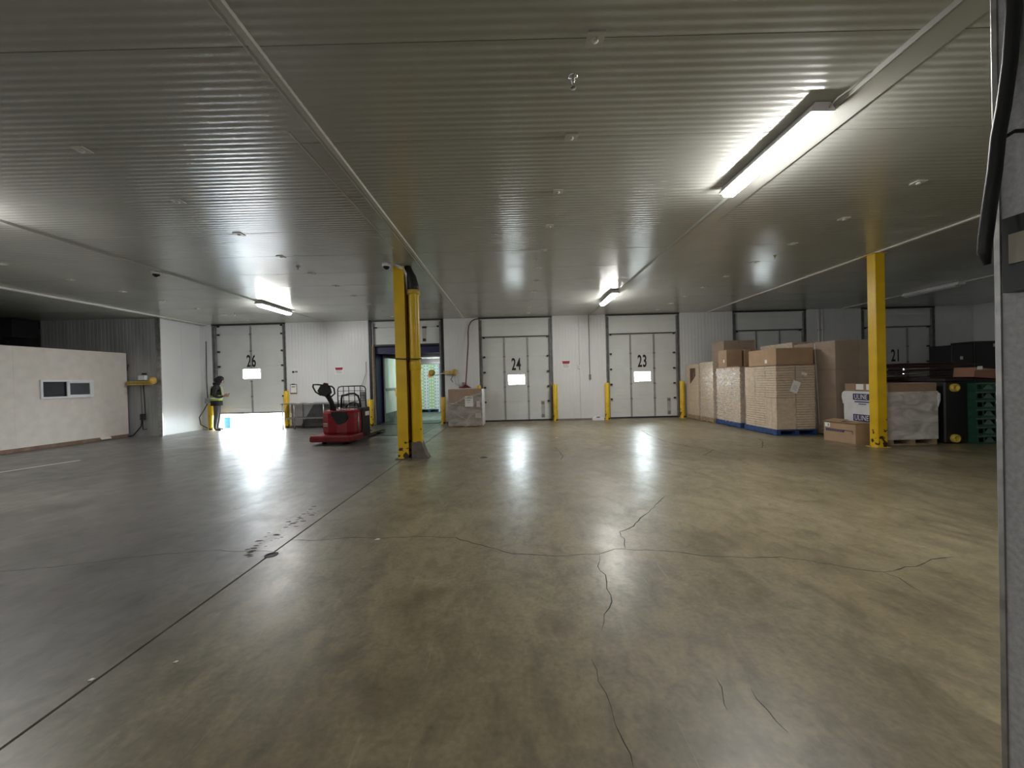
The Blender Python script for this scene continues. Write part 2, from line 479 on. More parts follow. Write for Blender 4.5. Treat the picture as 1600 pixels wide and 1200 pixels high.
# clean-out covers
for (px, py, r) in ((756, 715, .07), (424, 867, .05)):
    x, y = at(px, py)
    MB().lathe([(r, 0), (r, .003), (r*.8, .004), (r*.78, .001), (0, .001)], (x, y, 0), 18).build('drain_cover', M_dark, floor)
# small scraps of paper on the floor
for i, (px, py, s) in enumerate(((870, 684, .035), (143, 1063, .012), (590, 843, .02), (275, 1035, .01))):
    x, y = at(px, py)
    tag(MB().prism([(-s, -s*.6), (s*.8, -s*.5), (s, s*.5), (-s*.4, s*.7)], 'z', 0, .004).build('paper_scrap', M_paper, None, (x, y, .001)),
        ['white paper scrap on the floor in front of door 24', 'white scrap lying in the floor joint at lower left', 'white scrap lying on the long floor crack',
         'tiny white scrap beside the floor joint at lower left'][i], 'scrap')

# ------------------------------------------------------------------ walls
def ribbed(x0, x1, z0, z1, y, mt, parent, ribs=True):
    b = MB(); w = x1-x0; g = .003
    xs = []; n = max(1, int(w/.10)) if ribs else 1
    pts = [(x0+g, y+.03), (x0+g, y)]
    if ribs:
        for k in range(n):
            a = x0+g + (w-2*g)*k/n; c = (w-2*g)/n
            pts += [(a+c*.68, y), (a+c*.76, y+.0025), (a+c*.92, y+.0025), (a+c*.999, y)]
    else: pts += [(x1-g, y)]
    pts.append((x1-g, y+.03))
    n = len(pts)
    vs = [(p[0], p[1], z0) for p in pts] + [(p[0], p[1], z1) for p in pts]
    b.add(vs, [(k, k+1, n+k+1, n+k) for k in range(n-1)])
    return b.build('wall_panel', mt, parent)

wall_back = struct('wall_back')
segs = [(-10.3, -9.88), (-7.46, -4.70), (-2.22, -1.06), (1.37, 3.13), (5.58, 7.33), (9.77, 11.62), (14.0, 15.5)]
for a, c in segs:
    n = max(1, round((c-a)/1.12)); w = (c-a)/n
    for k in range(n): ribbed(a+k*w, a+(k+1)*w, 0, H, D, M_wall, wall_back)
    MB().box(a, c, D+.03, D+.18, 0, H+.02).build('wall_core', M_wall, wall_back)
# base angle along the wall
for a, c in segs[1:]:
    MB().box(a+.01, c-.01, D-.012, D+.002, 0, .05).build('kick_angle', M_sheet, wall_back)

# the side wall stub on the left and the darker wall beyond it
wall_left = struct('wall_left')
SX = -10.27; SY = 11.25
for k in range(2):
    y0 = SY + k*(D-SY)/2; y1 = SY + (k+1)*(D-SY)/2
    MB().box(SX-.1, SX, y0+.002, y1-.002, 0, H).build('wall_panel', M_wall, wall_left)
MB().box(SX-.12, SX+.006, SY-.006, SY+.02, 0, H).build('corner_trim', M_galv, wall_left)
n = 3; w = (-SX-.1 + 0)  # width placeholder
xs = [-13.75, -12.6, -11.5, SX-.1]
for a, c in zip(xs, xs[1:]): ribbed(a, c, 0, H, SY, M_wall2, wall_left)
MB().box(-13.75, SX-.1, SY+.03, SY+.15, 0, H).build('wall_core', M_wall2, wall_left)
MB().box(-16.9, -16.7, -4, D+.3, 0, H).build('far_wall_panel', M_wall2, wall_left)
MB().box(-16.9, -10.3, D, D+.2, 0, H).build('wall_panel', M_wall2, wall_left)
# rest of the shell behind the camera and on the right
wall_rear = struct('wall_rear')
for k in range(29):
    x = -17 + k*1.12
    MB().box(x+.002, x+1.118, -4.2, -4, 0, H).build('wall_panel', M_wall, wall_rear)
wall_right = struct('wall_right')
for k in range(15):
    y = -4 + k*1.12
    MB().box(15.3, 15.5, y+.002, min(y+1.118, D+.2), 0, H).build('wall_panel', M_wall, wall_right)

# near wall end at the right of the camera
M_near = mat('grey_insulated_panel', (.42, .42, .43), .6, var=.14, scale=60)
wall_near = struct('wall_near')
MB().box(1.60, 1.85, -1.2, 1.262, 0, H).build('wall_panel', M_near, wall_near)
MB().box(1.60, 1.85, -4.0, -1.204, 0, H).build('wall_panel', M_near, wall_near)
b = MB(); b.prism([(1.594, 1.25), (1.60, 1.25), (1.60, 1.262), (1.66, 1.262), (1.66, 1.268), (1.60, 1.270), (1.594, 1.264)], 'z', 0, H)
b.build('corner_trim', M_galv, wall_near)

# ------------------------------------------------------------------ dock doors
def dock_door(n, xc, raise_=0.0, number=None, stiles=(-.39, .39), closed=True, vent=True, lintel=True, wdim=None, numz=None, frame_mt=None):
    """closed sectional dock door; local x=0 at centre"""
    root = struct('door_%d' % n); root.location = (xc, D, 0)
    w = 1.158; y = .10
    top = 2.81 if lintel else 3.25
    # jamb reveals
    b = MB(); b.box(-1.22, -1.16, 0, .2, 0, H); b.build('jamb', M_track, root)
    b = MB(); b.box(1.16, 1.22, 0, .2, 0, H); b.build('jamb', M_track, root)
    b = MB(); b.box(-1.22, 1.22, -.01, .03, H-.045, H); b.build('head_angle', M_dark, root)
    if lintel:
        b = MB(); b.box(-1.16, 1.16, .05, .12, 2.79, 3.232); b.build('lintel_panel', M_door, root)
        b = MB(); b.box(-1.16, 1.16, .05, .12, 3.235, H); b.build('lintel_panel', M_door, root)
        b = MB(); b.box(-1.16, 1.16, .03, .06, 2.80, 2.83); b.build('head_seal', M_black, root)
    else:
        b = MB(); b.box(-1.16, 1.16, .12, .16, 3.0, H); b.build('lintel_panel', M_door, root)
    seams = [.05, .66, 1.15, 1.65, 2.16, 2.80]
    if not lintel: seams = [s+raise_ for s in (.02, .55, 1.06, 1.57, 2.06, 2.62)] + [3.40]
    wz0, wz1 = 1.23 + (.42 if raise_ else 0), 1.54 + (.42 if raise_ else 0)
    wx0, wx1 = (-.27, .27) if not wdim else wdim
    for i, (z0, z1) in enumerate(zip(seams, seams[1:])):
        b = MB(); g = .002; b.box(-w, w, y+.02, y+.04, z0-.012, z0+.012)
        if z0 < wz0 and z1 > wz1-.001 or (z0 < wz0 < z1):
            zt = min(wz1, z1-g)
            b.box(-w, wx0, y, y+.045, z0+g, z1-g); b.box(wx1, w, y, y+.045, z0+g, z1-g)
            b.box(wx0, wx1, y, y+.045, z0+g, wz0)
            if z1-g > zt+.002: b.box(wx0, wx1, y, y+.045, zt, z1-g)
        elif z0 < wz1 < z1:
            b.box(-w, wx0, y, y+.045, z0+g, z1-g); b.box(wx1, w, y, y+.045, z0+g, z1-g)
            b.box(wx0, wx1, y, y+.045, wz1, z1-g)
        else:
            # pinline grooves pressed into the steel face
            pts = [(y+.045, z0+g), (y, z0+g)]; m_ = 4
            for k in range(1, m_):
                zz = z0+(z1-z0)*k/m_
                pts += [(y, zz-.006), (y+.003, zz), (y, zz+.006)]
            pts += [(y, z1-g), (y+.045, z1-g)]
            b.prism(pts, 'x', -w, w)
        b.build('door_section', M_door, root)
    MB().box(-w, w, y-.004, y+.05, seams[0]-(.049 if not raise_ else .04), seams[0]+.002).build('bottom_seal', M_dark, root)
    # window
    f = MB(); t = .022
    f.box(wx0-t, wx1+t, y-.012, y+.01, wz0-t, wz0); f.box(wx0-t, wx1+t, y-.012, y+.01, wz1, wz1+t)
    f.box(wx0-t, wx0, y-.012, y+.01, wz0, wz1); f.box(wx1, wx1+t, y-.012, y+.01, wz0, wz1)
    fo = f.build('window_frame', M_vinyl, root)
    MB().box(wx0, wx1, y+.018, y+.024, wz0, wz1).build('pane', M_glass, fo)
    # stiles and hinges
    for s in stiles:
        b = MB()
        z = seams[0]
        for z0, z1 in zip(seams, seams[1:]):
            if not (wx0-.03 < s < wx1+.03 and z0 < wz1+.02 and z1 > wz0-.02):
                b.box(s-.028, s+.028, y-.012, y, z0+.01, z1-.01)
            elif z1 > wz1+.08: b.box(s-.028, s+.028, y-.012, y, wz1+.04, z1-.01)
        b.build('stile', mat('stile_grey', (.36, .36, .36), .45, .3), root)
        for z in seams[1:-1]:
            if wx0-.03 < s < wx1+.03 and wz0-.05 < z < wz1+.05: continue
            MB().box(s-.035, s+.035, y-.03, y-.008, z-.022, z+.022).build('hinge', M_track, root)
    # tracks with roller brackets
    for sd in (-1, 1):
        b = MB()
        x = sd*1.15
        b.box(x-.03, x+.03, .0, .012, .05, 3.38); b.box(x-sd*.03-.004, x-sd*.03+.004, .0, .08, .05, 3.38)
        t = b.build('track', M_track, root)
        for z in seams[1:]:
            MB().box(x-sd*.10-.03, x-sd*.10+.03, .04, .09, z-.03, z+.02).build('roller_bracket', M_black, t)
    if vent:
        b = MB()
        b.box(.80, .92, y-.008, y, .10, .66)
        v = b.build('pull_strap_plate', mat('strap_plate_grey', (.42, .44, .43), .5), root)
        MB().box(.815, .905, y-.02, y-.008, .55, .63).build('strap_end', M_track, v)
        MB().box(.815, .905, y-.02, y-.008, .12, .22).build('strap_end', M_track, v)
    if number:
        z = numz or 1.71
        o = text(number, 'door_number', .56, M_ink, root, (0, y-.006, z), sx=.54, off=.011, depth=.001, align='CENTER')
    return root
dock_door(1, -8.66, .5, '26', stiles=(.0,), lintel=False, wdim=(-.29, .29), numz=2.04, vent=False)
dock_door(3, .155, 0, '24')
dock_door(4, 4.355, 0, '23')
dock_door(5, 8.55, 0, '22')
dock_door(6, 12.8, 0, '21', numz=1.68)
# the pit step / outside sill below door 26 is open: yard outside
yard = MB().box(-60, 60, D+.75, 90, -1.4, -1.2).build('yard_pavement', M_yard, None); yard['kind'] = 'structure'
ledge = struct('trim_1')
MB().box(-17, 15.5, D+.601, D+.64, -1.2, -.01).build('dock_face', M_yard, ledge)

# open door 25: raised sections, blue dock-seal frame, trailer
X25 = -3.46
d25 = struct('door_2'); d25.location = (X25, D, 0)
for sx in (-1, 1):
    MB().box(sx*1.19-.04, sx*1.19+.04, -.01, .3, 0, H).build('jamb', M_black, d25)
    t = MB().box(sx*1.12-.03, sx*1.12+.03, .02, .05, .05, 3.38).build('track', M_track, d25)
MB().box(-1.22, 1.22, -.01, .03, H-.04, H).build('head_angle', M_dark, d25)
for z0, z1 in ((2.66, 3.22), (3.23, 3.45)):
    b = MB(); pts = [(.145, z0), (.10, z0)]
    for k in range(1, 6):
        zz = z0+(z1-z0)*k/6; pts += [(.10, zz-.006), (.104, zz), (.10, zz+.006)]
    pts += [(.10, z1), (.145, z1)]
    b.prism(pts, 'x', -1.15, 1.15); b.build('door_section', M_door, d25)
v = MB().box(.52, .64, .09, .10, 2.72, 3.25).build('pull_strap_plate', mat('strap_plate_grey', (.42, .44, .43), .5), d25)
MB().box(.52, .66, .075, .09, 3.17, 3.23).build('strap_end', M_black, v)
MB().box(.53, .63, .075, .09, 2.74, 2.83).build('strap_end', M_black, v)
for sx in (-1, 1): MB().box(sx*1.05-.04, sx*1.05+.06, .05, .09, 3.20, 3.25).build('roller_bracket', M_black, d25)
MB().box(-1.15, 1.15, .05, .10, 2.60, 2.66).build('bottom_seal', M_black, d25)
b = MB(); b.box(-1.16, 1.16, .16, .50, 2.36, 2.64); b.build('dock_seal_header', M_blue, d25)
for sx, mt in ((-1, M_blue), (1, M_blue)):
    b = MB(); x = sx*1.16
    b.prism([(x, .16), (x, .62), (x-sx*.11, .62), (x-sx*.08, .16)], 'z', 0, 2.4); b.build('dock_seal_pad', mt, d25)
MB().box(-1.16, -1.10, .0, .16, 0, 2.6).build('weather_strip', M_wood, d25)
MB().box(-1.2, 1.2, .18, .5, 2.62, 3.5).build('head_leak_filler', M_black, d25)
for sx in (-1, 1): MB().box(sx*1.25-.1, sx*1.25+.1, .18, .7, 0, 3.5).build('side_leak_filler', M_black, d25)
MB().box(-1.3, -.97, .645, .72, -.1, 2.6).build('side_leak_filler', M_black, d25)  # added to block sky light leaking past the trailer's left side
MB().box(-1.3, 1.6, .50, .80, 2.455, 2.75).build('head_leak_filler', M_black, d25)  # added to block sky light leaking in above the trailer header

trailer = thing('truck_trailer', 'white-lined truck trailer backed up to the open door with cartons inside', 'trailer', (-3.2, D+.64, 0))
TL = 6.4
tw = 1.2
b = MB(); b.box(-tw-.05, -tw, 0, TL, -.1, 2.45); lw = b.build('side_wall', M_trl, trailer)
MB().box(tw, tw+.05, 0, TL, -.1, 2.45).build('side_wall', M_trl, trailer)
b = MB(); b.box(-tw, -tw+.012, .05, TL, 1.10, 1.20); b.box(-tw, -tw+.02, .05, TL, 1.13, 1.17); b.build('logistics_rail', mat('rail_grey', (.27, .29, .27), .5, .4), trailer)
MB().box(-tw-.05, tw+.05, TL, TL+.05, -.1, 2.45).build('front_wall', M_trl, trailer)
b = MB()
for k in range(16):
    x = -tw + k*2*tw/16; b.box(x+.004, x+2*tw/16-.004, -.0, TL, -.08, -.0)
b.box(-tw, tw, 0, TL, -.1, -.012); b.build('floor_planks', M_trf, trailer)
b = MB()
for k in range(24):
    y = .1 + k*.26; b.box(-tw, -tw+.014, y, y+.2, .0, .32)
b.box(-tw, -tw+.008, 0, TL, 0, .33); b.build('scuff_band', mat('scuff_grey', (.16, .19, .18), .5, .4, var=.3), trailer)
MB().box(-tw-.05, tw+.05, 0, TL, 2.45, 2.47).build('roof_skin', translucent_roof(), trailer)
b = MB()
b.box(-tw-.02, tw+.02, -.05, .12, 2.25, 2.45); b.build('rear_header', M_black, trailer)
MB().box(-.1, tw, .13, .18, 2.02, 2.24).build('door_seal_flap', M_black, trailer)
MB().box(-.1, tw, .09, .12, 2.20, 2.235).build('header_rail', M_galv, trailer)
st = MB().tube([(-tw+.02, 1.0, 1.15), (-tw+.05, 1.0, .98), (-tw+.07, 1.05, .86), (-tw+.05, 1.1, .98), (-tw+.02, 1.1, 1.12)], .012, 6).build('load_strap', mat('strap_orange', (.55, .27, .07), .7), trailer)
MB().box(-tw+.005, -tw+.02, 1.15, 1.75, .80, 1.06).build('wall_sticker', mat('peach_sticker', (.80, .62, .42), .6), trailer)

# carton load inside the trailer (pallet loads)
def carton_load(x, y, label):
    r = thing('pallet_load', label, 'pallet load', (x, y, 0), 0, 'carton loads inside the trailer')
    b = MB()
    b.box(-.5, .5, 0, .1, .10, .125); b.box(-.5, .5, .4, .5, .10, .125); b.box(-.5, .5, .8, .9, .10, .125)
    for sx in (-.48, -.05, .38): b.box(sx, sx+.1, 0, .9, .0, .10)
    b.build('blue_pallet', M_bluep, r)
    src = None
    for k in range(14):
        for i in range(4):
            xx = -.48 + i*.24; z = .13 + k*.148
            wm = i % 2
            if k == 0:
                b = MB(); b.mi = 0; b.box(.004, .236, 0, .45, .003, .145)
                b.mi = 1; b.box(.03, .085, -.003, 0, .035, .115); b.box(.15, .205, -.003, 0, .035, .115)
                if wm: mts = [M_cartonw, mat('carton_hole', (.32, .40, .46), .7)]
                else: mts = [M_carton, M_cartonw]
                o = b.build('carton', mts, r, (xx, 0, z))
                if i == 0: src = []
                src.append(o)
            else: sharedcopy(src[i], 'carton', r, (xx, random.uniform(-.008, .008), z))
    MB().box(-.49, .49, .46, .9, .13, 2.2).build('rear_cartons', M_carton, r)
    return r
l1 = carton_load(-3.85, D+5.1, 'left pallet load of pale green cartons inside the trailer')
l2 = carton_load(-2.75, D+5.1, 'right pallet load of pale green cartons inside the trailer')
l1['label'] = 'left pallet load of pale green cartons inside the trailer, with an orange sticker'
MB().box(-.02, .12, -.02, -.008, 1.62, 1.80).build('orange_label', M_orange, l1)
bar = thing('load_bar', 'upright white load bar standing against the cartons in the trailer', 'load bar', (-3.31, D+4.98, 0))
b = MB(); b.box(-.085, -.045, -.02, .02, 0, 2.2); b.box(.045, .085, -.02, .02, 0, 2.2); b.build('rail', M_vinyl, bar)
MB().box(-.045, .045, -.005, .015, .03, 2.2).build('web', mat('grey_blue_plastic', (.28, .30, .40), .5), bar)

# trailer interior lamp: dock light head (lamp with the dock light below)
# ------------------------------------------------------------------ ceiling light fixtures
M_tube = emit('lit_diffuser', (1.0, .985, .95), LAMP)
def fixture(x, y, label, lit=True, L=1.32):
    r = thing('strip_light', label, 'ceiling light', (x, y, H), 0, 'strip lights on the ceiling' if False else None)
    b = MB(); b.prism([(-.095, -.06), (-.06, -.005), (.06, -.005), (.095, -.06), (.095, -.078), (-.095, -.078)], 'y', -L/2, L/2)
    b.build('housing', mat('light_housing', (.8, .8, .78), .5), r)
    b = MB(); b.prism([(-.068, -.0785), (.068, -.0785), (.066, -.108), (.045, -.125), (-.045, -.125), (-.066, -.108)], 'y', -L/2+.07, L/2-.02)
    b.build('diffuser', M_tube if lit else mat('unlit_diffuser', (.45, .45, .45), .3), r)
    for s in (-1, 1):
        MB().box(-.02, .02, s*(L/2-.12)-.015, s*(L/2-.12)+.015, -.01, .0).build('mounting_clip', M_galv, r)
    e = L/2
    MB().tube([(.05, -e, -.05), (.05, -e-.08, -.03), (.09, -e-.2, -.02), (.10, -e-.28, -.002)], .006, 6).build('power_cable', M_trim, r)
    MB().tube([(0, e, -.06), (0, e+.07, -.07), (-.02, e+.12, -.03)], .005, 6).build('safety_cord', M_trim, r)
    return r
fixture(2.47, 3.66, 'nearest lit strip light, right of centre on the ceiling')
fixture(2.53, 9.85, 'small distant lit strip light near door 23')
fixture(-6.15, 10.05, 'lit strip light above the door numbered 26')
fixture(10.8, 9.85, 'unlit strip light on the dark ceiling at far right', lit=False)
fixture(-6.2, 3.86, 'strip light on the ceiling out of view at left')
fixture(-6.2, -1.9, 'strip light on the ceiling behind and left of the camera')
fixture(2.5, -1.9, 'strip light on the ceiling behind the near wall')

# sprinkler heads
def sprinkler(x, y, label):
    r = thing('sprinkler_head', label, 'sprinkler', (x, y, H))
    MB().lathe([(.035, 0), (.032, -.008), (.012, -.012), (.012, -.04), (0, -.04)], seg=12).build('escutcheon', M_chrome, r)
    b = MB(); b.tube([(-.0, 0, -.04), (-.014, 0, -.055), (-.0, 0, -.075)], .003, 5); b.tube([(.0, 0, -.04), (.014, 0, -.055), (.0, 0, -.075)], .003, 5)
    b.build('frame_arms', M_chrome, r)
    MB().lathe([(0, -.074), (.02, -.076), (.02, -.079), (0, -.079)], seg=12).build('deflector', M_galv, r)
sprinkler(.48, 2.7, 'nearest sprinkler head at top centre of the ceiling')
sprinkler(.48, 6.75, 'sprinkler head in the middle of the ceiling beyond the nearest one')
sprinkler(-3.73, 6.8, 'sprinkler head left of the camera dome by the twin yellow post')
sprinkler(4.73, 6.85, 'sprinkler head left of the right yellow column')
sprinkler(4.65, 10.9, 'sprinkler head just in front of door 23, right of the small distant light')
sprinkler(-7.8, 10.9, 'sprinkler head above door 26')

def dome(x, y, label):
    r = thing('dome_camera', label, 'security camera', (x, y, H))
    MB().lathe([(0, 0), (.07, 0), (.072, -.045), (.06, -.055)], seg=18).build('base_ring', M_vinyl, r)
    MB().lathe([(.055, -.05), (.05, -.075), (.035, -.095), (.015, -.104), (0, -.106)], seg=18).build('dome', mat('smoked_dome', (.02, .02, .025), .08), r)
dome(-2.15, 6.75, 'white dome camera beside the top of the left yellow column')
dome(-6.28, 6.85, 'white dome camera alone on the ceiling at left')

# ------------------------------------------------------------------ columns
# left: H-section column
c1 = thing('steel_column', 'yellow steel column at left with chipped dirty base and web coloured dark as shade', 'column', (-1.965, 6.93, 0))
b = MB(); b.box(-.095, .095, -.10, -.085, 0, H-.02); b.box(-.095, .095, .085, .10, 0, H-.02); b.build('flange', M_yel, c1)
MB().box(-.05, .0, -.085, .085, 0, H-.02).build('web', mat('web_shade_color', (.06, .035, .02), .5), c1)  # shade between the flanges is put into the web colour
MB().box(-.14, .14, -.14, .14, 0, .012).build('base_plate', M_boot, c1)
# strap tied around both
b = MB(); b.tube([(-.28, -.14, .02), (-.12, -.115, .0), (0.05, -.13, -.015), (.2, -.14, -.02), (.30, -.08, -.02), (.36, -.05, -.01)], .010, 6)
s = b.build('tie_strap', M_black, c1, (0, 0, 1.80))
c2 = thing('pipe_guard', 'round yellow pipe with dark elbow standing beside the left column', 'pipe', (-1.74, 6.95, 0))
b = MB(); b.lathe([(.098, .26), (.098, 2.98), ], seg=24); b.lathe([(.104, 1.58), (.108, 1.6), (.108, 1.72), (.104, 1.74)], seg=24); b.build('pipe', M_yel, c2)
MB().lathe([(.10, 2.94), (.118, 2.95), (.118, 3.02), (.10, 3.03)], seg=24).build('collar', M_brass, c2)
b = MB(); b.tube([(0, 0, 2.98), (0, 0, 3.1), (-.03, 0, 3.26), (-.07, 0, 3.36), (-.09, 0, 3.459)], [.10, .10, .09, .075, .06], 16); b.build('elbow', M_black, c2)
b = MB(); b.prism([(-.08, 0), (.22, 0), (.17, .08), (.085, .30), (-.085, .30)], 'y', -.10, .10); b.build('concrete_boot', M_boot, c2)
b = MB(); b.tube([(-.27, -.14, 3.459), (-.16, -.10, 3.40), (-.11, -.05, 3.3), (-.105, 0, 3.0)], .03, 10)
b.build('white_duct', M_vinyl, c2)
b = MB(); b.tube([(-.112, .02, .05), (-.112, .02, 3.0)], .014, 8); b.build('dark_conduit', M_redd, c2)
# right column
c3 = thing('steel_column', 'boxed yellow steel column at right beside the shrink wrapped bin', 'column', (6.53, 6.9, 0))
b = MB(); b.bbox(-.09, .095, -.12, .04, 0, H-.02, .012); b.build('shaft', M_yel, c3)
b = MB(); b.box(-.125, .125, -.14, .07, 0, .012); b.build('base_plate', M_brass, c3)
b = MB(); b.box(-.11, .11, -.14, .14, H-.03, H-.021); b.build('cap_plate', M_yel, c3)

# ------------------------------------------------------------------ bollards
def bollard(x, y, label, h=1.21, r=.075, split=False):
    o = thing('bollard', label, 'bollard', (x, y, 0))
    MB().lathe([(r, .008), (r, h-.02), (r*.85, h-.004), (0, h)], seg=20).build('post', M_yel, o)
    MB().lathe([(r+.035, 0), (r+.035, .008), (r, .01)], seg=20).build('base_plate', M_brass, o)
    return o
YB = D-.16
bollard(-9.80, 12.45, 'yellow bollard at left of door 26 behind the standing person', .84)
bollard(-7.38, YB, 'yellow bollard between door 26 and the steel table')
bollard(-4.60, YB-.1, 'short yellow bollard behind the pallet truck, left of the open door', .86, .09)
bollard(-2.27, YB+.02, 'yellow bollard at the right side of the open trailer door', .88, .07)
bollard(-1.08, YB, 'yellow bollard mostly hidden by the wrapped carton at left of door 24', 1.23, .07)
bollard(1.40, YB, 'yellow bollard at the right side of door 24')
bollard(3.10, YB, 'yellow bollard at the left side of door 23')
bollard(5.55, YB, 'yellow bollard at the right side of door 23 by the cartons')
g = thing('corner_guard', 'grey steel guard plate standing beside the short yellow bollard', 'guard', (-4.82, YB-.06, 0))
MB().prism([(-.12, -.03), (.09, -.06), (.10, -.05), (.02, .05), (-.12, .05)], 'z', 0, .86).build('plate', M_sheet, g)

# dock leveler in the floor before the open door
lv = thing('dock_leveler', 'dark steel dock leveler plate set in the floor before the open door', 'dock leveler', (-3.46, 11.35, 0))
MB().box(-1.04, 1.04, -1.30, 1.33, .001, .007).build('deck_plate', mat('leveler_steel', (.10, .10, .10), .42, .5, var=.3, scale=7), lv)
for sx in (-1, 1): MB().box(sx*1.06-.015, sx*1.06+.015, -1.33, 1.33, .0, .012).build('edge_angle', M_galv if sx > 0 else M_dark, lv)
MB().box(-1.0, 1.0, 1.34, 2.35, .008, .022).build('lip_plate', mat('leveler_steel', (.1, .1, .1), .4), lv)
MB().box(-1.04, 1.04, -1.34, -1.31, .0, .010).build('front_angle', M_dark, lv)

# ------------------------------------------------------------------ wall fittings
def sign(x, z, w, h, label):
    r = thing('warning_sign', label, 'sign', (x, D-.006, z))
    MB().box(-w/2, w/2, -.004, .002, -h/2, h/2).build('plate', M_paper, r)
    MB().prism([(-w*.45, h*.42), (w*.45, h*.42), (w*.36, h*.08), (-w*.36, h*.08)], 'y', -.007, -.004).build('red_header', M_signred, r)
    b = MB()
    for k, (a, c) in enumerate(((-.36, .2), (-.36, .34), (-.30, .3))): b.box(a*w, c*w, -.006, -.004, -h*(.08+.13*k), -h*(.03+.13*k))
    b.build('print_lines', mat('grey_print', (.3, .3, .3), .6), r)
    b = MB(); b.box(-.38*w, .38*w, -.009, -.007, h*.24, h*.34); b.build('header_print', M_redd, r)
sign(-5.70, 1.83, .29, .25, 'red and white warning sign on the wall above the steel table')
sign(1.80, 1.84, .29, .28, 'red and white warning sign on the wall between doors 24 and 23')
r = thing('wall_label', 'small black and white label on the wall right of door 26', 'label', (-7.16, D-.006, 1.83))
MB().box(-.11, .11, -.003, .002, -.06, .06).build('plate', M_paper, r); MB().box(-.09, -.02, -.006, -.003, -.04, .03).build('print', M_ink, r); MB().box(.0, .09, -.006, -.003, -.03, .03).build('print', M_sheet, r)
r = thing('clipboard', 'clipboard with white paper hanging on the wall above the table end', 'clipboard', (-7.22, D-.01, 1.27))
MB().box(-.11, .11, -.006, .008, -.17, .15).build('board', mat('hardboard', (.14, .09, .08), .7), r)
MB().box(-.095, .10, -.010, -.006, -.13, .13).build('paper', M_paper, r)
MB().box(-.05, .05, -.022, -.008, .13, .165).build('clip', M_black, r); MB().box(-.06, .06, -.012, -.010, .05, .08).build('print_line', M_sheet, r)
r = thing('switch_box', 'small white switch on the wall right of the warning sign by door 24', 'switch', (2.22, D-.008, 1.75))
MB().bbox(-.045, .045, -.03, .004, -.06, .06, .008).build('box', M_vinyl, r); MB().box(-.01, .01, -.04, -.03, -.015, .015).build('toggle', M_sheet, r)
r = thing('conduit', 'thin grey conduit with a control box hanging between doors 24 and 23', 'conduit', (2.58, D-.02, 0))
MB().tube([(0, 0, 1.5), (-.0, 0, H-.01)], .011, 8).build('pipe', M_sheet, r)
MB().bbox(-.035, .035, -.03, .015, 1.33, 1.5, .01).build('control_box', M_sheet, r)
r = thing('floor_box', 'small low white box on the floor beside the bollard left of door 23', 'box', (2.77, D-.2, 0))
b = MB(); b.box(-.19, .19, -.09, .09, 0, .08); b.prism([(-.12, .08), (.12, .08), (.08, .13), (-.08, .13)], 'y', -.06, .07); b.build('case', M_vinyl, r)
MB().box(-.05, .05, -.065, -.06, .085, .115).build('dark_mark', M_ink, r)
for x in (10.15, 10.27):
    r = thing('conduit', 'white vertical conduit, %s of the pair on the dark wall' % ('left' if x < 10.2 else 'right'), 'conduit', (x, D-.03, 0))
    MB().tube([(0, 0, .2), (0, 0, H-.01)], .018, 8).build('pipe', M_vinyl, r)
    MB().box(-.035, .035, -.005, .028, 2.75, 2.79).build('clamp', M_galv, r)
# grey cable beside door 25
r = thing('wall_cable', 'thin grey cable curving to a control box left of the open door', 'cable', (0, D-.03, 0))
MB().tube([(-4.80, 0, 2.1), (-4.80, 0, 1.75), (-4.86, -.02, 1.55), (-4.95, -.02, 1.32), (-4.97, 0, 1.1)], .008, 6).build('cord', M_sheet, r)
MB().bbox(-5.0, -4.88, -.05, .02, .86, 1.12, .012).build('control_box', M_sheet, r)
# red pipe with flared foot
r = thing('red_pipe', 'dark red pipe bending to the ceiling above the wrapped carton', 'pipe', (-1.44, D-.06, 0))
MB().tube([(0, -.75, 1.2), (.01, -.5, 1.6), (.02, -.2, 2.2), (.04, -.06, 2.6), (.04, 0, 3.0), (.07, 0, 3.2), (.15, 0, 3.33), (.27, 0, 3.40), (.38, 0, 3.415)], .019, 10).build('pipe', M_redpipe, r)
MB().prism([(-.20, 1.165), (.19, 1.165), (.06, 1.24), (.02, 1.27), (-.03, 1.27), (-.08, 1.21), (-.2, 1.20)], 'y', -.80, -.72).build('flared_foot', M_redd, r)

# dock light on articulated arm
def dock_light(x, y, label, fold=False):
    r = thing('dock_light', label, 'dock light', (x, y, 0))
    return r
r = dock_light(-1.88, D-.02, 'yellow dock light on a white arm reaching into the open door')
MB().box(-.05, .05, -.05, .0, 1.58, 1.78).build('wall_bracket', M_brass, r)
b = MB(); b.box(-.36, .02, -.09, -.05, 1.63, 1.67); b.box(-.36, .02, -.09, -.05, 1.70, 1.73); b.build('arm', M_brass, r)
b = MB(); b.tube([(-.36, -.07, 1.66), (-.52, .05, 1.62), (-.66, .12, 1.60)], .016, 8); b.build('arm', M_vinyl, r)
Mh = Matrix.Translation((-.79, .14, 1.68)) @ Matrix.Rotation(-PI/2, 4, 'X')
MB().lathe([(0, -.09), (.05, -.085), (.105, -.03), (.112, .03), (.10, .05), (0, .045)], seg=20, M=Mh).build('lamp_head', M_brass, r)
MB().tube([(-.03, -.06, 1.6), (-.12, -.09, 1.45), (-.06, -.05, 1.35)], .012, 6).build('cord', M_black, r)
r2 = MB().tube([(.0, -.05, 1.6), (.02, -.04, 1.3), (.15, -.03, 1.22), (.3, -.03, 1.2)], .006, 6).build('cord', M_sheet, r)
MB().bbox(.24, .33, -.06, .01, 1.15, 1.34, .01).build('control_box', M_sheet, r)
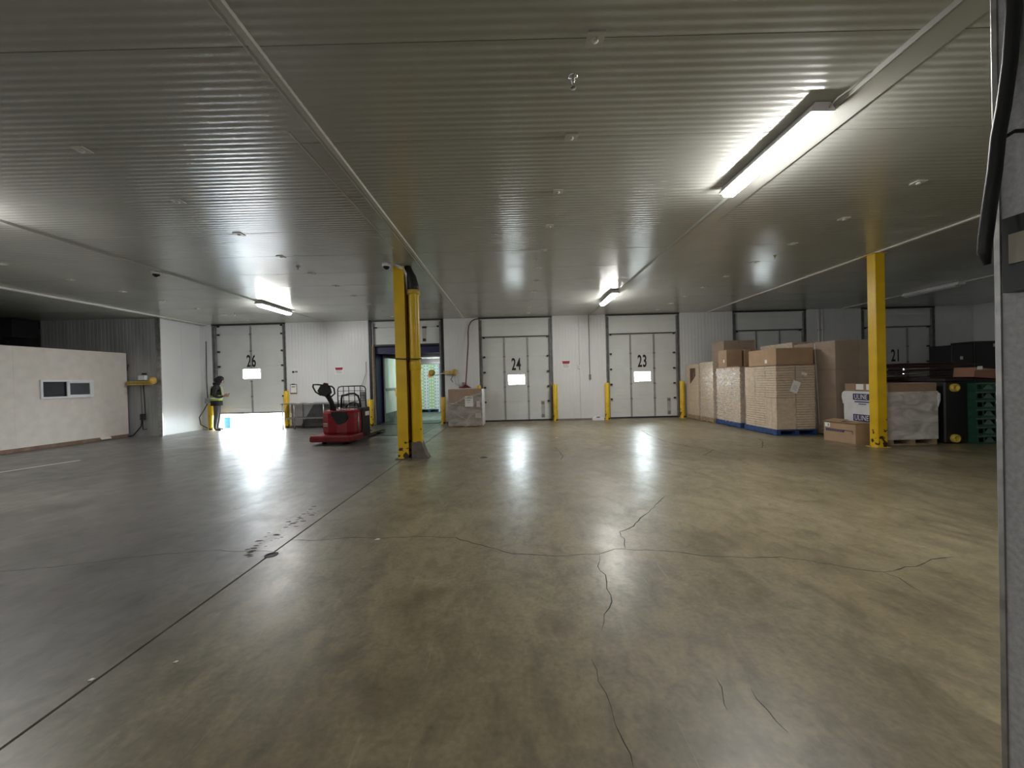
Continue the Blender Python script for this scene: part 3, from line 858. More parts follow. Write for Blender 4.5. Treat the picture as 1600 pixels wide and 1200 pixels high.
sp = bpy.data.lights.new('dock_lamp', 'SPOT'); sp.energy = TRAILER_LAMP; sp.spot_size = 2.4; sp.spot_blend = .7; sp.shadow_soft_size = .09; sp.color = (.97, 1, .95)
so = bpy.data.objects.new('dock_lamp', sp); COL.objects.link(so); so.parent = r
so.location = (-.79, .22, 1.70); so.rotation_euler = (PI/2, 0, math.radians(4))

r = dock_light(-10.72, SY-.03, 'folded yellow dock light with cables on the dark wall at left')
b = MB(); b.box(-.42, .30, -.10, -.06, 1.50, 1.55); b.box(-.42, .30, -.10, -.06, 1.57, 1.61); b.box(-.42, -.39, -.11, -.05, 1.49, 1.62)
b.build('arm', M_brass, r)
Mh = Matrix.Translation((.34, -.12, 1.62)) @ Matrix.Rotation(PI/2, 4, 'Y')
MB().lathe([(0, -.1), (.06, -.09), (.10, -.02), (.10, .04), (0, .05)], seg=18, M=Mh).build('lamp_head', mat('amber_plastic', (.6, .38, .07), .4), r)
MB().bbox(-.12, .10, -.10, 0, 1.64, 1.78, .02).build('junction_box', M_vinyl, r)
MB().box(-.04, .06, -.05, -.0, 1.80, 1.85).build('wall_bracket', M_black, r)
MB().tube([(.0, -.05, 1.5), (.02, -.05, 1.1), (.03, -.05, .62)], .012, 6).build('cord', M_black, r)
MB().tube([(-.09, -.04, 1.5), (-.08, -.04, 1.0), (-.06, -.04, .3)], .006, 6).build('cord', M_black, r)
r = thing('plug_box', 'black plug box with hanging cords low on the dark wall', 'plug box', (-10.78, SY-.05, 0))
MB().bbox(-.07, .06, -.05, .03, .48, .66, .02).build('box', M_black, r)
b = MB(); b.tube([(-.04, 0, .5), (-.05, -.02, .3), (-.2, -.1, .06), (-.3, -.1, .03), (-.38, -.08, .03)], .016, 6); b.tube([(-.03, 0, .5), (.0, -.02, .2), (.15, -.06, .22)], .012, 6)
b.build('cord', M_black, r)
r = thing('wall_hook', 'small dark hook high on the dark wall at left', 'hook', (-11.2, SY-.01, 0))
MB().tube([(0, 0, 2.12), (.0, -.03, 2.02), (-.02, -.03, 1.95), (.01, -.03, 1.93)], .01, 6).build('hook', M_black, r)
# hose and box left of door 26
r = thing('door_control', 'grey control box with looping cable left of door 26', 'control box', (-10.03, D-.02, 0))
MB().bbox(-.08, .06, -.08, .01, .86, 1.04, .015).build('box', M_galv, r)
MB().tube([(0, -.03, 2.9), (-.02, -.03, 1.6), (0, -.04, 1.04)], .012, 6).build('cord', M_black, r)
MB().tube([(.0, -.05, .86), (-.05, -.12, .68), (-.16, -.2, .42), (-.12, -.2, .18), (.05, -.15, .06), (.15, -.12, .02)], .014, 6).build('cord', M_black, r)
# dark evaporator box high in the far left
r = thing('ceiling_cooler', 'black box unit hanging at the ceiling behind the office at far left', 'cooler', (-14.6, 10.9, 0))
MB().box(-.95, .85, -.3, .3, 2.92, H-.04).build('case', M_blackp, r)
b = MB()
for k in range(4): b.lathe([(.16, 0), (.18, -.03), (.14, -.03)], (-.7+k*.45, -.3, 3.16), 14, M=Matrix.Rotation(PI/2, 4, 'X'))
b.build('fan_ring', M_dark, r)

# near wall switch box and cable
r = thing('isolator_box', 'black switch box with a pale label on the near wall at right edge', 'switch box', (1.594, 1.06, 1.70))
b = MB(); b.box(-.05, 0, -.12, .145, -.115, .115); b.build('case', M_blackp, r)
MB().box(-.056, -.05, -.10, .125, -.03, .06).build('label_plate', mat('beige_label', (.42, .38, .32), .6), r)
MB().box(-.062, -.056, .02, .06, -.03, .06).build('latch', M_black, r)
r = thing('hanging_cable', 'thick black cable hanging down the near wall at right', 'cable')
def cp(px, py, Y=1.2):
    dx, dy = px-800, py-600
    u = dx*math.cos(ROLL)-dy*math.sin(ROLL); v = dx*math.sin(ROLL)+dy*math.cos(ROLL)
    return (u/600*Y, Y, CAM_H-(v+5)/600*Y)
pts = [cp(1584, -60), cp(1580, 20), cp(1575, 100), cp(1566, 170), cp(1558, 215), cp(1553, 270), cp(1546, 320), cp(1540, 370), cp(1538, 395), cp(1543, 414)]
MB().tube([(p[0]-.018, p[1], p[2]) for p in pts][:1] + [(p[0]-.004, p[1], p[2]) for p in pts[1:]], [.017]*8+[.016, .008], 10).build('cord', M_black, r)
b = MB(); q = cp(1560, 218); b.tube([(q[0]-.01, q[1], q[2]-.01), (q[0]+.03, q[1]-.01, q[2]+.015), (1.60, q[1]-.02, q[2]+.01)], .006, 6); b.build('wall_clip', M_black, r)

# ------------------------------------------------------------------ steel table
r = thing('steel_table', 'galvanised steel work table against the wall right of door 26', 'table', (-6.2, D-.36, 0))
MB().box(-1.09, 1.12, -.30, .30, .785, .81).build('tabletop', M_galv, r)
for x in (-1.04, -.68, .25, 1.05):
    for y in (-.26, .26):
        MB().tube([(x, y, 0), (x, y, .785)], .018, 8).build('leg', M_galv, r)
MB().box(-1.02, .25, -.28, .24, .32, .345).build('shelf', M_galv, r)
r = thing('backing_sheet', 'grey metal sheet leaning on the wall behind the steel table', 'sheet', (-6.0, D-.04, 0))
MB().prism([(-1.0, .02), (1.1, .02), (1.1, .74), (-.55, .74)], 'y', -.01, .012).build('sheet', M_sheet, r)
for i, (x, s) in enumerate(((-6.85, .08), (-6.45, .10))):
    tag(MB().prism([(-s, -s*.7), (s, -s), (s*.9, s*.6), (-s*.7, s)], 'z', 0, .015).build('folded_cloth', M_paper, None, (x, D-.4, .811)),
        ['white folded rag on the left part of the steel table', 'white folded rag nearer the middle of the steel table'][i], 'rag')

# ------------------------------------------------------------------ office partition
r = thing('site_office', 'cream plywood office box with a small sliding window at far left', 'office', (-11.22, 11.2, 0), math.radians(-3.5))
# local: front face is x=0 plane, running to -y
OH = 2.41; L = 1.22
wy0, wy1, wz0, wz1 = -1.98, -.87, 1.20, 1.66
for k in range(7):
    y1 = -k*L; y0 = y1-L
    b = MB()
    a, c = max(y0, wy0), min(y1, wy1)
    if a < c:
        if y1 > c: b.box(-.02, 0, c, y1-.001, .09, OH)
        if a > y0: b.box(-.02, 0, y0+.001, a, .09, OH)
        b.box(-.02, 0, a, c, .09, wz0); b.box(-.02, 0, a, c, wz1, OH)
    else: b.box(-.02, 0, y0+.001, y1-.001, .09, OH)
    b.build('plywood_sheet', M_office, r)
for k in range(3):
    MB().box(-L*(k+1), -L*k-.02, -.021, -.001, .09, OH).build('plywood_sheet', M_office, r)
MB().box(-.10, .012, -7*L, 0, 0, .09).build('floor_plate', M_plate, r)
MB().box(-3*L, 0, -7*L, 0, OH, OH+.03).build('roof_sheet', M_office, r)
b = MB()
for k in range(13): b.box(-.11, -.021, -k*.61-.04, -k*.61, .09, OH) if not (wy0 < -k*.61-.02 < wy1) else None
b.build('stud_frame', M_wood, r)
f = MB(); t = .045
f.box(-.05, .03, wy0, wy1, wz0, wz0+t); f.box(-.05, .03, wy0, wy1, wz1-t, wz1); f.box(-.05, .03, wy0, wy0+t, wz0+t, wz1-t); f.box(-.05, .03, wy1-t*.8, wy1, wz0+t, wz1-t)
fo = f.build('window_frame', M_vinyl, r)
mid = (wy0+wy1)/2
f = MB(); a, c = mid-.03, wy1-t*.8
f.box(.0, .025, a, a+.06, wz0+t, wz1-t); f.box(.0, .025, c-.05, c, wz0+t, wz1-t); f.box(.0, .025, a, c, wz0+t, wz0+t+.035); f.box(.0, .025, a, c, wz1-t-.035, wz1-t)
f.build('sliding_sash', M_vinyl, fo)
M_pane = mat('dark_glass', (.02, .022, .03), .08, var=.05)
MB().box(-.03, -.022, wy0+t, mid, wz0+t, wz1-t).build('pane', M_pane, fo)
MB().box(-.006, .004, mid, c, wz0+t, wz1-t).build('pane', mat('grey_mesh_glass', (.05, .055, .07), .3, var=.1), fo)
# curled bit of sheet at the base near the corner
MB().prism([(.0, .10), (.05, .05), (.06, .03), (.01, .06), (-.0, .09)], 'y', -.75, -.5).build('curled_edge', M_office, r)

# ------------------------------------------------------------------ pallets and loads
def pallet_mb(w, d, h=.13):
    b = MB()
    n = 7
    for k in range(n):
        y = k*(d-.09)/(n-1); b.box(0, w, y, y+.09, h-.02, h)
    for x in (0, w/2-.045, w-.09): b.box(x, x+.09, 0, d, .02, h-.02)
    for y in (0, d/2-.045, d-.09): b.box(0, w, y, y+.09, 0, .02)
    return b
def wrap_shell(x0, x1, y0, y1, z0, z1, g=.008):
    b = MB(); nx = 6; nz = 10
    def face(P):
        vs = [P(i/nx, k/nz) for k in range(nz+1) for i in range(nx+1)]
        fs = [(k*(nx+1)+i, k*(nx+1)+i+1, (k+1)*(nx+1)+i+1, (k+1)*(nx+1)+i) for k in range(nz) for i in range(nx)]
        b.add(vs, fs, True)
    def j(e): return random.uniform(0, .006)*e
    face(lambda u, v: (x0-g+(x1-x0+2*g)*u, y0-g-j(0 < u < 1), z0+(z1-z0)*v))
    face(lambda u, v: (x0-g-j(0 < u < 1), y1+g-(y1-y0+2*g)*u, z0+(z1-z0)*v))
    face(lambda u, v: (x1+g, y0-g+(y1-y0+2*g)*u, z0+(z1-z0)*v))
    face(lambda u, v: (x1+g-(x1-x0+2*g)*u, y1+g, z0+(z1-z0)*v))
    return b

def flat_stack(name, label, x, y, w, d, h, tiers, pal, cat='pallet load', dz=.05, wr=M_wrap):
    """pallet of flattened cartons in bundles: every sheet edge modelled"""
    r = thing(name, label, cat, (x, y, 0))
    pallet_mb(w+.04, d+.04).build('pallet', pal, r, (-.02, -.02, 0))
    z = .13; th = (h-.13)/tiers
    for t in range(tiers):
        # bundles across the face, some with sheets laid flat and some upright
        nx, ny = 2, 3
        cell = []
        for i in range(nx):
            for k in range(ny):
                x0, x1 = i*w/nx+.004, (i+1)*w/nx-.004; y0, y1 = k*d/ny+.004, (k+1)*d/ny-.004
                up_ = (i+k+t) % 3 == 0
                b = MB()
                if up_:
                    n = int((y1-y0)/dz)
                    for q in range(n):
                        a = y0+(y1-y0)*q/n; e = random.uniform(0, .006)
                        b.box(x0+e, x1-e, a+.002, a+(y1-y0)/n-.002, z+.003, z+th-.004-e)
                else:
                    n = int(th/dz)
                    for q in range(n):
                        a = z+(th)*q/n; e = random.uniform(0, .012)
                        b.box(x0+e, x1-e, y0+random.uniform(0, .006), y1-random.uniform(0, .006), a+.003, a+th/n-.004)
                o = b.build('carton_bundle', M_card3, r)
        z += th
    wrap_shell(0, w, 0, d, .10, h).build('stretch_wrap', wr, r)
    return r
def box_stack(label, x, y, w, d, z0, zs, nx, ny, mt, pal=None, wr=None, cat='pallet load', name='pallet_load', top=True):
    r = thing(name, label, cat, (x, y, z0 if not pal else 0))
    zb = 0.
    if pal: pallet_mb(w+.03, d+.03).build('pallet', pal, r, (-.015, -.015, 0)); zb = .132
    z = zb
    for hh in zs:
        for i in range(nx):
            for k in range(ny):
                e = random.uniform(.001, .010)
                b = MB(); b.bbox(i*w/nx+e, (i+1)*w/nx-e*.5, k*d/ny+e, (k+1)*d/ny-e*.5, z+.001, z+hh-.002, .006)
                b.build('carton', mt, r)
        z += hh
    if wr: wrap_shell(0, w, 0, d, max(zb-.03, .01), z).build('stretch_wrap', wr, r)
    return r

# row along the right
p0 = box_stack('narrow wrapped carton stack beside the bollard right of door 23', 5.68, 11.72, .55, .80, 0, (.45, .52, .62), 1, 1, M_card3, M_wood, M_wrap)
MB().prism([(.16, 1.60), (.50, 1.60), (.50, 1.12), (.16, 1.36)], 'x', -.012, .0).build('open_hand_hole', M_cardd, p0)
p1b = box_stack('wrapped carton load with a further wrapped stack on top, second from the wall', 5.72, 10.92, 1.30, .76, 0, (.52, .52, .58), 1, 2, M_card3, M_wood, M_wrapw)
p1 = flat_stack('pallet_load', 'wrapped load of flattened cartons under a brown cap sheet, on a blue pallet', 5.77, 9.72, 1.0, 1.12, 1.55, 2, M_bluep, wr=M_wrapw)
MB().box(-.02, 1.0, -.0, 1.12, 1.555, 1.575).build('cap_sheet', M_card2, p1)
p2 = flat_stack('pallet_load', 'front wrapped load of flattened cartons with slanted white label, on a blue pallet', 5.76, 8.38, .86, 1.12, 1.53, 2, M_bluep)
MB().box(-.0, .86, -.0, 1.12, 1.535, 1.545).build('cap_sheet', M_card2, p2)
Ml = Matrix.Translation((.40, -.026, 1.06)) @ Matrix.Rotation(math.radians(22), 4, 'Y')
lb = MB().box(-.085, .085, -.002, .002, -.13, .13, Ml).build('paper_label', M_paper, p2)
b = MB()
for k in range(4): b.box(-.05, .05 - .02*(k % 2), -.004, -.002, -.07+k*.03, -.062+k*.03, Ml)
b.build('print_lines', mat('grey_print', (.3, .3, .3), .6), lb)
Ml = Matrix.Translation((.60, -.026, 1.34)) @ Matrix.Rotation(math.radians(15), 4, 'Y')
MB().box(-.06, .06, -.002, .002, -.03, .03, Ml).build('small_label', M_paper, p2)
bx = thing('carton', 'large clean carton lying on top of the front wrapped load', 'carton', (5.84, 8.48, 1.55))
MB().bbox(0, .82, 0, .98, 0, .37, .006).build('body', M_card, bx)
MB().box(-.002, .0, .3, .38, .05, .13).build('paper_label', M_paper, bx)
MB().box(-.0015, .8, .486, .494, .371, .373).build('tape', M_card2, bx)
ba = thing('carton', 'small carton standing on the load with the brown cap sheet, left one', 'carton', (5.80, 10.36, 1.577))
MB().bbox(0, .42, 0, .42, 0, .46, .006).build('body', M_card, ba)
MB().box(-.002, 0, .10, .16, .12, .20).build('paper_label', M_paper, ba)
bc = thing('carton', 'small carton standing on the load with the brown cap sheet, right one', 'carton', (6.28, 10.36, 1.577))
MB().bbox(0, .40, 0, .42, 0, .45, .006).build('body', M_card, bc)
MB().box(.19, .21, -.002, 0, .0, .45).build('tape', M_cardd, bc)
ptop = box_stack('wrapped dark carton stack on top of the load second from the wall', 6.08, 11.0, .9, .66, 1.756, (.30, .29), 2, 1, M_card2, None, M_wrap, 'carton stack', 'carton_stack')
p3b = box_stack('tall wrapped carton load behind the large clean carton', 6.84, 9.35, 1.0, 1.2, 0, (.66, .66, .66), 1, 2, M_card3, M_wood, M_wrapw)
p3 = box_stack('tallest wrapped brown carton load left of the right column', 6.80, 8.07, 1.02, 1.18, 0, (.64, .64, .62), 2, 2, M_card2, M_wood, M_wrap)
MB().tube([(-.02, .42, .2), (-.035, .45, 1.2), (-.03, .5, 2.0)], .006, 6).build('loose_wrap_cord', M_reflt, p3)

# small carton with navy print in front
ub = thing('carton', 'low long carton with navy print on the floor beside the right column', 'carton', (6.31, 7.78, 0), math.radians(5))
# local: long side along -y
Lx, Ly, Lz = .40, .62, .40
ub.location = (6.28, 7.76, 0); ub.rotation_euler = (0, 0, math.radians(8))
MB().bbox(0, .36, -.63, 0, 0, .385, .005).build('body', M_card, ub)
b = MB(); b.box(-.03, .36, -.64, .0, .387, .392); b.prism([(.0, .39), (.03, .40), (.20, .43), (.2, .425)], 'y', -.34, -.02); b.build('flap', M_card, ub)
b = MB(); b.box(-.002, 0, -.42, -.05, .20, .245); b.box(-.002, 0, -.58, -.42, .232, .245); b.box(-.002, 0, -.58, -.57, .18, .245); b.build('navy_band', M_navy, ub)
b = MB()
for k in range(9): b.box(-.004, -.002, -.08-.035*k-.02, -.08-.035*k, .215, .23)
b.build('band_print', M_card2, ub)
lb = MB().box(-.003, 0, -.135, -.03, .275, .36).build('paper_label', M_paper, ub)
MB().box(-.005, -.003, -.115, -.095, .29, .34).build('label_print', M_sheet, lb)

# wrapped bin with printed bag
gb = thing('bulk_bin', 'cardboard bulk bin in white bag and stretch wrap right of the right column', 'bulk bin', (6.82, 6.97, 0))
gw, gd = .88, .90
pallet_mb(gw, gd, .12).build('pallet', M_wood, gb)
b = MB(); t = .015
b.box(0, gw, 0, t, .12, 1.12); b.box(0, gw, gd-t, gd, .12, 1.12); b.box(0, t, t, gd-t, .12, 1.12); b.box(gw-t, gw, t, gd-t, .12, 1.12)
b.build('cardboard_wall', M_card2, gb)
MB().box(t, gw-t, t, gd-t, .5, .9).build('contents', M_cardd, gb)
b = wrap_shell(0, gw, 0, gd, .10, .97, .012); b.build('stretch_wrap', film('milky_wrap', (.72, .69, .65), .80, .35, 2.5, .2), gb)
b = MB()
b.prism([(gd, .97), (gd+.05, .93), (gd+.06, .85), (gd+.03, .72), (gd, .70)], 'x', -.02, .04)
b.prism([(gw+.01, .95), (gw+.05, .92), (gw+.05, .80), (gw+.01, .68)], 'y', -.02, .06)
b.build('loose_bag_end', M_bag, gb)
b = MB()
vs = []; ny, nz = 10, 8
for k in range(nz+1):
    for i in range(ny+1):
        vs.append((-.022-random.uniform(0, .006), i*gd/ny, .13+.84*k/nz))
b.add(vs, [(k*(ny+1)+i+1, k*(ny+1)+i, (k+1)*(ny+1)+i, (k+1)*(ny+1)+i+1) for k in range(nz) for i in range(ny)], True)
bag = b.build('poly_bag', M_bag, gb)
for z, hh in ((.80, .125), (.385, .135)):
    bb = MB().box(-.034, -.03, gd-.62, gd-.22, z, z+hh).build('navy_print', M_navy, gb)
    text('ULINE', 'printed_text', hh*1.05, M_paper, gb, (-.036, gd-.250, z+hh*.16), rot=(PI/2, 0, -PI/2), sx=.74, off=.0, depth=.0008)
b = MB(); b.box(-.033, -.03, gd-.60, gd-.25, .755, .775); b.box(-.033, -.03, gd-.50, gd-.34, .715, .728); b.build('small_print', M_navy, gb)
b = MB(); b.box(-.033, -.03, gd-.60, gd-.23, .31, .37); b.build('lower_band', mat('slate_print', (.18, .18, .26), .6), gb)
b = MB()
for k in range(8): b.box(-.035, -.033, gd-.27-.04*k, gd-.245-.04*k, .33, .35)
b.build('lower_print', M_paper, gb)
lb = MB().box(-.006, -.0, gd-.42, gd-.26, 1.0, 1.11).build('rim_label', M_paper, gb)
MB().box(-.006, -.0, gd-.66, gd-.48, 1.0, 1.11).build('rim_label', M_paper, gb)

# dark flattened cardboard pile behind, on a pallet load
fp = thing('cardboard_pile', 'pile of dark flattened cardboard sheets below the number 21', 'cardboard pile', (8.05, 8.0, 0))
MB().bbox(0, 1.6, 0, 1.2, 0, 1.12, .02).build('wrapped_base', M_blackp, fp)
z = 1.13
for k in range(15):
    w = random.uniform(1.25, 1.65); d = random.uniform(.95, 1.2); a = random.uniform(-.10, .10); dx = random.uniform(-.1, .12)
    Mx = Matrix.Translation((dx, random.uniform(-.04, .05), z)) @ Matrix.Rotation(a, 4, 'Z') @ Matrix.Rotation(random.uniform(-.02, .02), 4, 'Y')
    n = 6; pts = [(0, 0), (w*.3, .008*random.random()), (w*.7, .012*random.random()), (w, .02*random.random())]
    outl = [(p, q) for p, q in pts] + [(p, q+.009) for p, q in reversed(pts)]
    MB().prism(outl, 'y', 0, d, Mx).build('cardboard_sheet', M_cardd if k % 4 else mat('dark_brown_sheet', (.10, .055, .04), .6), fp)
    z += random.uniform(.018, .034)

# black cart/bin with yellow round caps
bb = thing('waste_bin', 'black bin with two round yellow caps right of the wrapped bulk bin', 'bin', (7.86, 6.98, 0))
MB().bbox(0, .42, 0, .6, .02, 1.14, .02).build('body', M_blackp, bb)
for z in (.10, 1.02):
    Mh = Matrix.Translation((.16, .0, z)) @ Matrix.Rotation(PI/2, 4, 'X')
    MB().lathe([(.075, 0), (.075, .05), (.05, .06), (.045, .045), (0, .045)], seg=16, M=Mh).build('yellow_cap', M_brass, bb)
MB().bbox(-.02, .44, -.02, .62, 1.14, 1.19, .01).build('lid', M_blackp, bb)
# green crates
crates = []
src = None
names = ['bottom', 'second from the bottom', 'third from the bottom', 'fourth from the bottom', 'fifth from the bottom', 'sixth from the bottom', 'top']
def crate():
    r = thing('plastic_crate', '', 'crate')
    b = MB(); t = .012; W, Dp, Hh = .58, .42, .155
    b.box(0, W, 0, Dp, 0, .012); b.box(0, W, 0, t, .012, .04); b.box(0, W, 0, t, Hh-.035, Hh)
    b.box(0, t, t, Dp, .012, Hh); b.box(W-t, W, t, Dp, .012, Hh); b.box(0, W, Dp-t, Dp, .012, Hh)
    for k in range(6): b.box(k*(W-.02)/5, k*(W-.02)/5+.02, 0, t, .04, Hh-.035)
    b.build('body', M_green, r)
    b = MB(); b.box(-.01, W+.01, -.012, 0, Hh-.02, Hh); b.prism([(.12, .04), (.30, .04), (.24, .12), (.18, .12)], 'y', -.004, .0); b.build('rim', M_greenl, r)
    MB().box(.33, .46, -.016, -.012, .09, .14).build('paper_label', M_paper, r)
    return r
for k in range(7):
    r = crate() if src is None else copy_tree(src)
    src = src or r
    r.location = (8.30 + random.uniform(-.012, .012), 6.86, .157*k + .001)
    r['label'] = 'green plastic crate with white label, %s in the stack at far right' % names[k]
    r['group'] = 'green crates stacked at far right'
tb = thing('carton', 'open brown carton tilted on top of the green crate stack', 'carton', (8.30, 6.90, 1.16), math.radians(-6))
Mx = Matrix.Rotation(math.radians(6), 4, 'Y')
b = MB(); b.box(0, .5, 0, .36, .0, .012, Mx); b.box(0, .5, 0, .01, .012, .17, Mx); b.box(0, .5, .35, .36, .012, .17, Mx); b.box(0, .01, 0.01, .35, .012, .17, Mx); b.box(.49, .5, 0.01, .35, .012, .17, Mx)
tb.location.z = 1.16; b.build('body', mat('reddish_cardboard', (.26, .13, .08), .75), tb, (0, 0, .05))
MB().prism([(-.02, .14), (.24, .16), (.06, .21), (-.02, .20)], 'y', -.03, -.02, Mx).build('flap', M_card2, tb, (0, 0, .02))
MB().prism([(.0, .16), (.09, .17), (.085, .23), (.01, .22)], 'y', -.035, -.03, Mx).build('paper_label', M_paper, tb, (0, 0, .02))
# dark cabinets at the back
for i, (x, w, hh, lab) in enumerate(((12.55, .62, 2.05, 'tall black cabinet with a small white tag, left of two at far right'), (13.2, .8, 2.14, 'tall black cabinet at far right edge beside the other'))):
    r = thing('cabinet', lab, 'cabinet', (x, 10.95, 0))
    MB().bbox(0, w, 0, .6, 0, hh, .01).build('body', M_blackp, r)
    MB().box(.02, w-.02, -.015, -.001, .08, hh-.03).build('door_leaf', M_blackp, r)
    MB().box(.22+.3*i, .30+.3*i, -.02, -.016, hh-.42+.25*i, hh-.33+.25*i).build('paper_tag', M_paper, r)

# ------------------------------------------------------------------ wrapped carton left of door 24
wb = thing('pallet_load', 'wrapped brown carton with white shipping label, left of door 24', 'pallet load', (-1.90, 11.37, 0), math.radians(-3))
pallet_mb(1.0, .58, .06).build('pallet', M_wood, wb)
b = MB(); b.bbox(0, 1.00, 0, .60, .06, 1.14, .01); b.build('carton_body', mat('grey_brown_card', (.36, .26, .19), .7, var=.06), wb)
b = MB(); b.prism([(-.01, .05), (1.01, .05), (1.01, 1.08), (0.70, .93), (.45, .84), (.2, .72), (-.01, .80)], 'y', -.012, -.004); b.build('stretch_wrap', film('grey_wrap', (.46, .42, .38), .75, .3, 2.5, .15), wb)
MB().box(1.00, 1.012, -.012, .6, .05, 1.12).build('white_wrap_edge', M_bag, wb)
b = MB(); b.tube([(-.01, -.02, .74), (.2, -.022, .70), (.45, -.025, .86), (.75, -.022, .95), (1.00, -.02, 1.00)], [.012, .03, .03, .02, .01], 6); b.tube([(0, -.018, .55), (.4, -.02, .30), (.75, -.018, .12), (.95, -.016, .08)], .008, 6)
b.build('wrap_fold', M_wrapw, wb)
lb = MB().box(.50, .74, -.022, -.014, .62, .93).build('shipping_label', M_paper, wb)
b = MB(); b.box(.52, .72, -.024, -.022, .86, .885); b.box(.55, .67, -.024, -.022, .80, .82); b.box(.58, .64, -.024, -.022, .74, .755); b.build('label_print', mat('grey_print', (.3, .3, .3), .6), lb)
MB().box(.84, .94, -.018, -.013, .60, .78).build('small_label', mat('pink_white_paper', (.62, .50, .50), .6), wb)
MB().box(.80, .97, -.018, -.013, .28, .42).build('small_label', mat('pale_pink_paper', (.52, .45, .43), .6), wb)
MB().box(.57, .74, -.006, -.001, .94, 1.13).build('tape_strip', M_card, wb)

# ------------------------------------------------------------------ pallet truck
pt = thing('pallet_truck', 'red electric ride-on pallet truck with black handle and load grid', 'pallet truck', (-4.04, 8.92, 0), math.radians(-5))
# local: forks towards +y, width along x
b = MB()
prof = [(-.42, 0), (-.43, .30), (-.38, .42), (-.2, .48), (.2, .48), (.38, .42), (.43, .30), (.42, 0)]
# curved hood: plan outline bulging to the front
plan = [(-.40, .50), (-.42, .12), (-.38, -.02), (-.22, -.09), (.0, -.11), (.22, -.09), (.38, -.02), (.42, .12), (.40, .50)]
def loft(b, layers):
    n = len(layers[0][0]); vs = []
    for pl_, z in layers: vs += [(p[0], p[1], z) for p in pl_]
    fs = [(l*n+k, l*n+(k+1) % n, (l+1)*n+(k+1) % n, (l+1)*n+k) for l in range(len(layers)-1) for k in range(n)]
    fs += [tuple(reversed(range(n))), tuple(range((len(layers)-1)*n, len(layers)*n))]
    b.add(vs, fs, False)
def sc(s, dy=0): return [(p[0]*s, p[1]*s+(1-s)*.3+dy) for p in plan]
loft(b, [(sc(.96), .22), (sc(1.0), .27), (sc(1.0), .62), (sc(.985), .70), (sc(.93, .02), .755), (sc(.82, .05), .775)])
b.build('power_unit_hood', M_red, pt)
b = MB(); b.prism([(-.12, .74), (.22, .74), (.27, .60), (.20, .50), (.05, .44), (-.02, .52), (-.12, .66)], 'y', -.125, -.06); b.build('knee_pad', M_blackp, pt)
for s in (-1, 1): MB().tube([(s*.415, .08, .24), (s*.425, .09, .5), (s*.415, .10, .70)], .014, 8).build('bumper_strip', M_chrome, pt)
b = MB()
for k in range(2): b.box(-.34, -.22, -.085, -.06, .40+.05*k, .43+.05*k)
b.build('white_decal', mat('faded_decal', (.5, .32, .30), .6), pt)
b = MB(); b.bbox(-.54, .44, -.34, .46, .075, .215, .03); b.build('bumper_skirt', M_redd, pt)
for x in (-.3, .3):
    MB().lathe([(0, -.03), (.06, -.03), (.065, 0), (.06, .03), (0, .03)], (x, -.12, .065), 14, M=Matrix.Rotation(PI/2, 4, 'Y')).build('caster', M_blackp, pt)
MB().lathe([(0, -.04), (.11, -.04), (.115, 0), (.11, .04), (0, .04)], (0, .25, .115), 18, M=Matrix.Rotation(PI/2, 4, 'Y')).build('drive_wheel', M_black, pt)
# platform and battery box behind
MB().bbox(-.38, .38, .47, .60, .10, .16, .01).build('operator_platform', M_black, pt)
b = MB(); b.bbox(-.38, .36, .60, .76, .09, .80, .015); b.build('battery_box', M_blackp, pt)
MB().bbox(.30, .44, .25, .66, .10, .80, .02).build('side_cover', M_blackp, pt)
b = MB(); b.box(.441, .444, .40, .60, .60, .70); b.build('white_decal', M_paper, pt)
MB().bbox(-.38, .30, .50, .60, .62, .78, .02).build('control_deck', M_blackp, pt)
# handle column and head
b = MB(); b.tube([(-.20, .12, .74), (-.22, .08, .95), (-.24, .02, 1.06), (-.26, -.05, 1.15)], [.075, .055, .055, .06], 10); b.build('tiller_arm', M_black, pt)
hd = MB()
Mt = Matrix.Translation((-.30, -.09, 1.25)) @ Matrix.Rotation(math.radians(14), 4, 'Y') @ Matrix.Scale(1.12, 4)
hd.prism([(-.10, -.04), (-.02, -.12), (.10, -.12), (.16, -.02), (.10, .09), (.03, .13), (-.05, .10)], 'y', -.05, .05, Mt)
th = hd.build('tiller_head', M_black, pt)
b = MB()
def P3(x, z, y=0): return Mt @ Vector((x, y, z))
b.tube([P3(-.04, .09), P3(-.15, .08), P3(-.24, .06), P3(-.24, .01), P3(-.16, -.08), P3(-.04, -.12)], .018, 8)
b.tube([P3(.06, .10), P3(.15, .11), P3(.21, .08), P3(.25, -.02), P3(.20, -.09), P3(.08, -.12)], .018, 8)
b.build('handle_loop', M_black, th)
MB().prism([(-.03, .10), (.07, .10), (.05, .15), (-.01, .15)], 'y', -.03, .03, Mt).build('red_button', M_redd, th)
# grab bar
b = MB(); b.tube([(-.17, .42, .78), (-.16, .42, 1.02), (-.14, .42, 1.10), (-.05, .42, 1.11), (.06, .40, 1.14), (.18, .40, 1.14), (.26, .42, 1.08), (.29, .45, .95), (.30, .46, .76)], .024, 10); b.build('grab_bar', M_black, pt)
b = MB(); b.lathe([(.05, .775), (.05, .80), (.03, .82), (0, .82)], (-.02, .1, 0), 12); b.build('key_cap', M_chrome, pt)
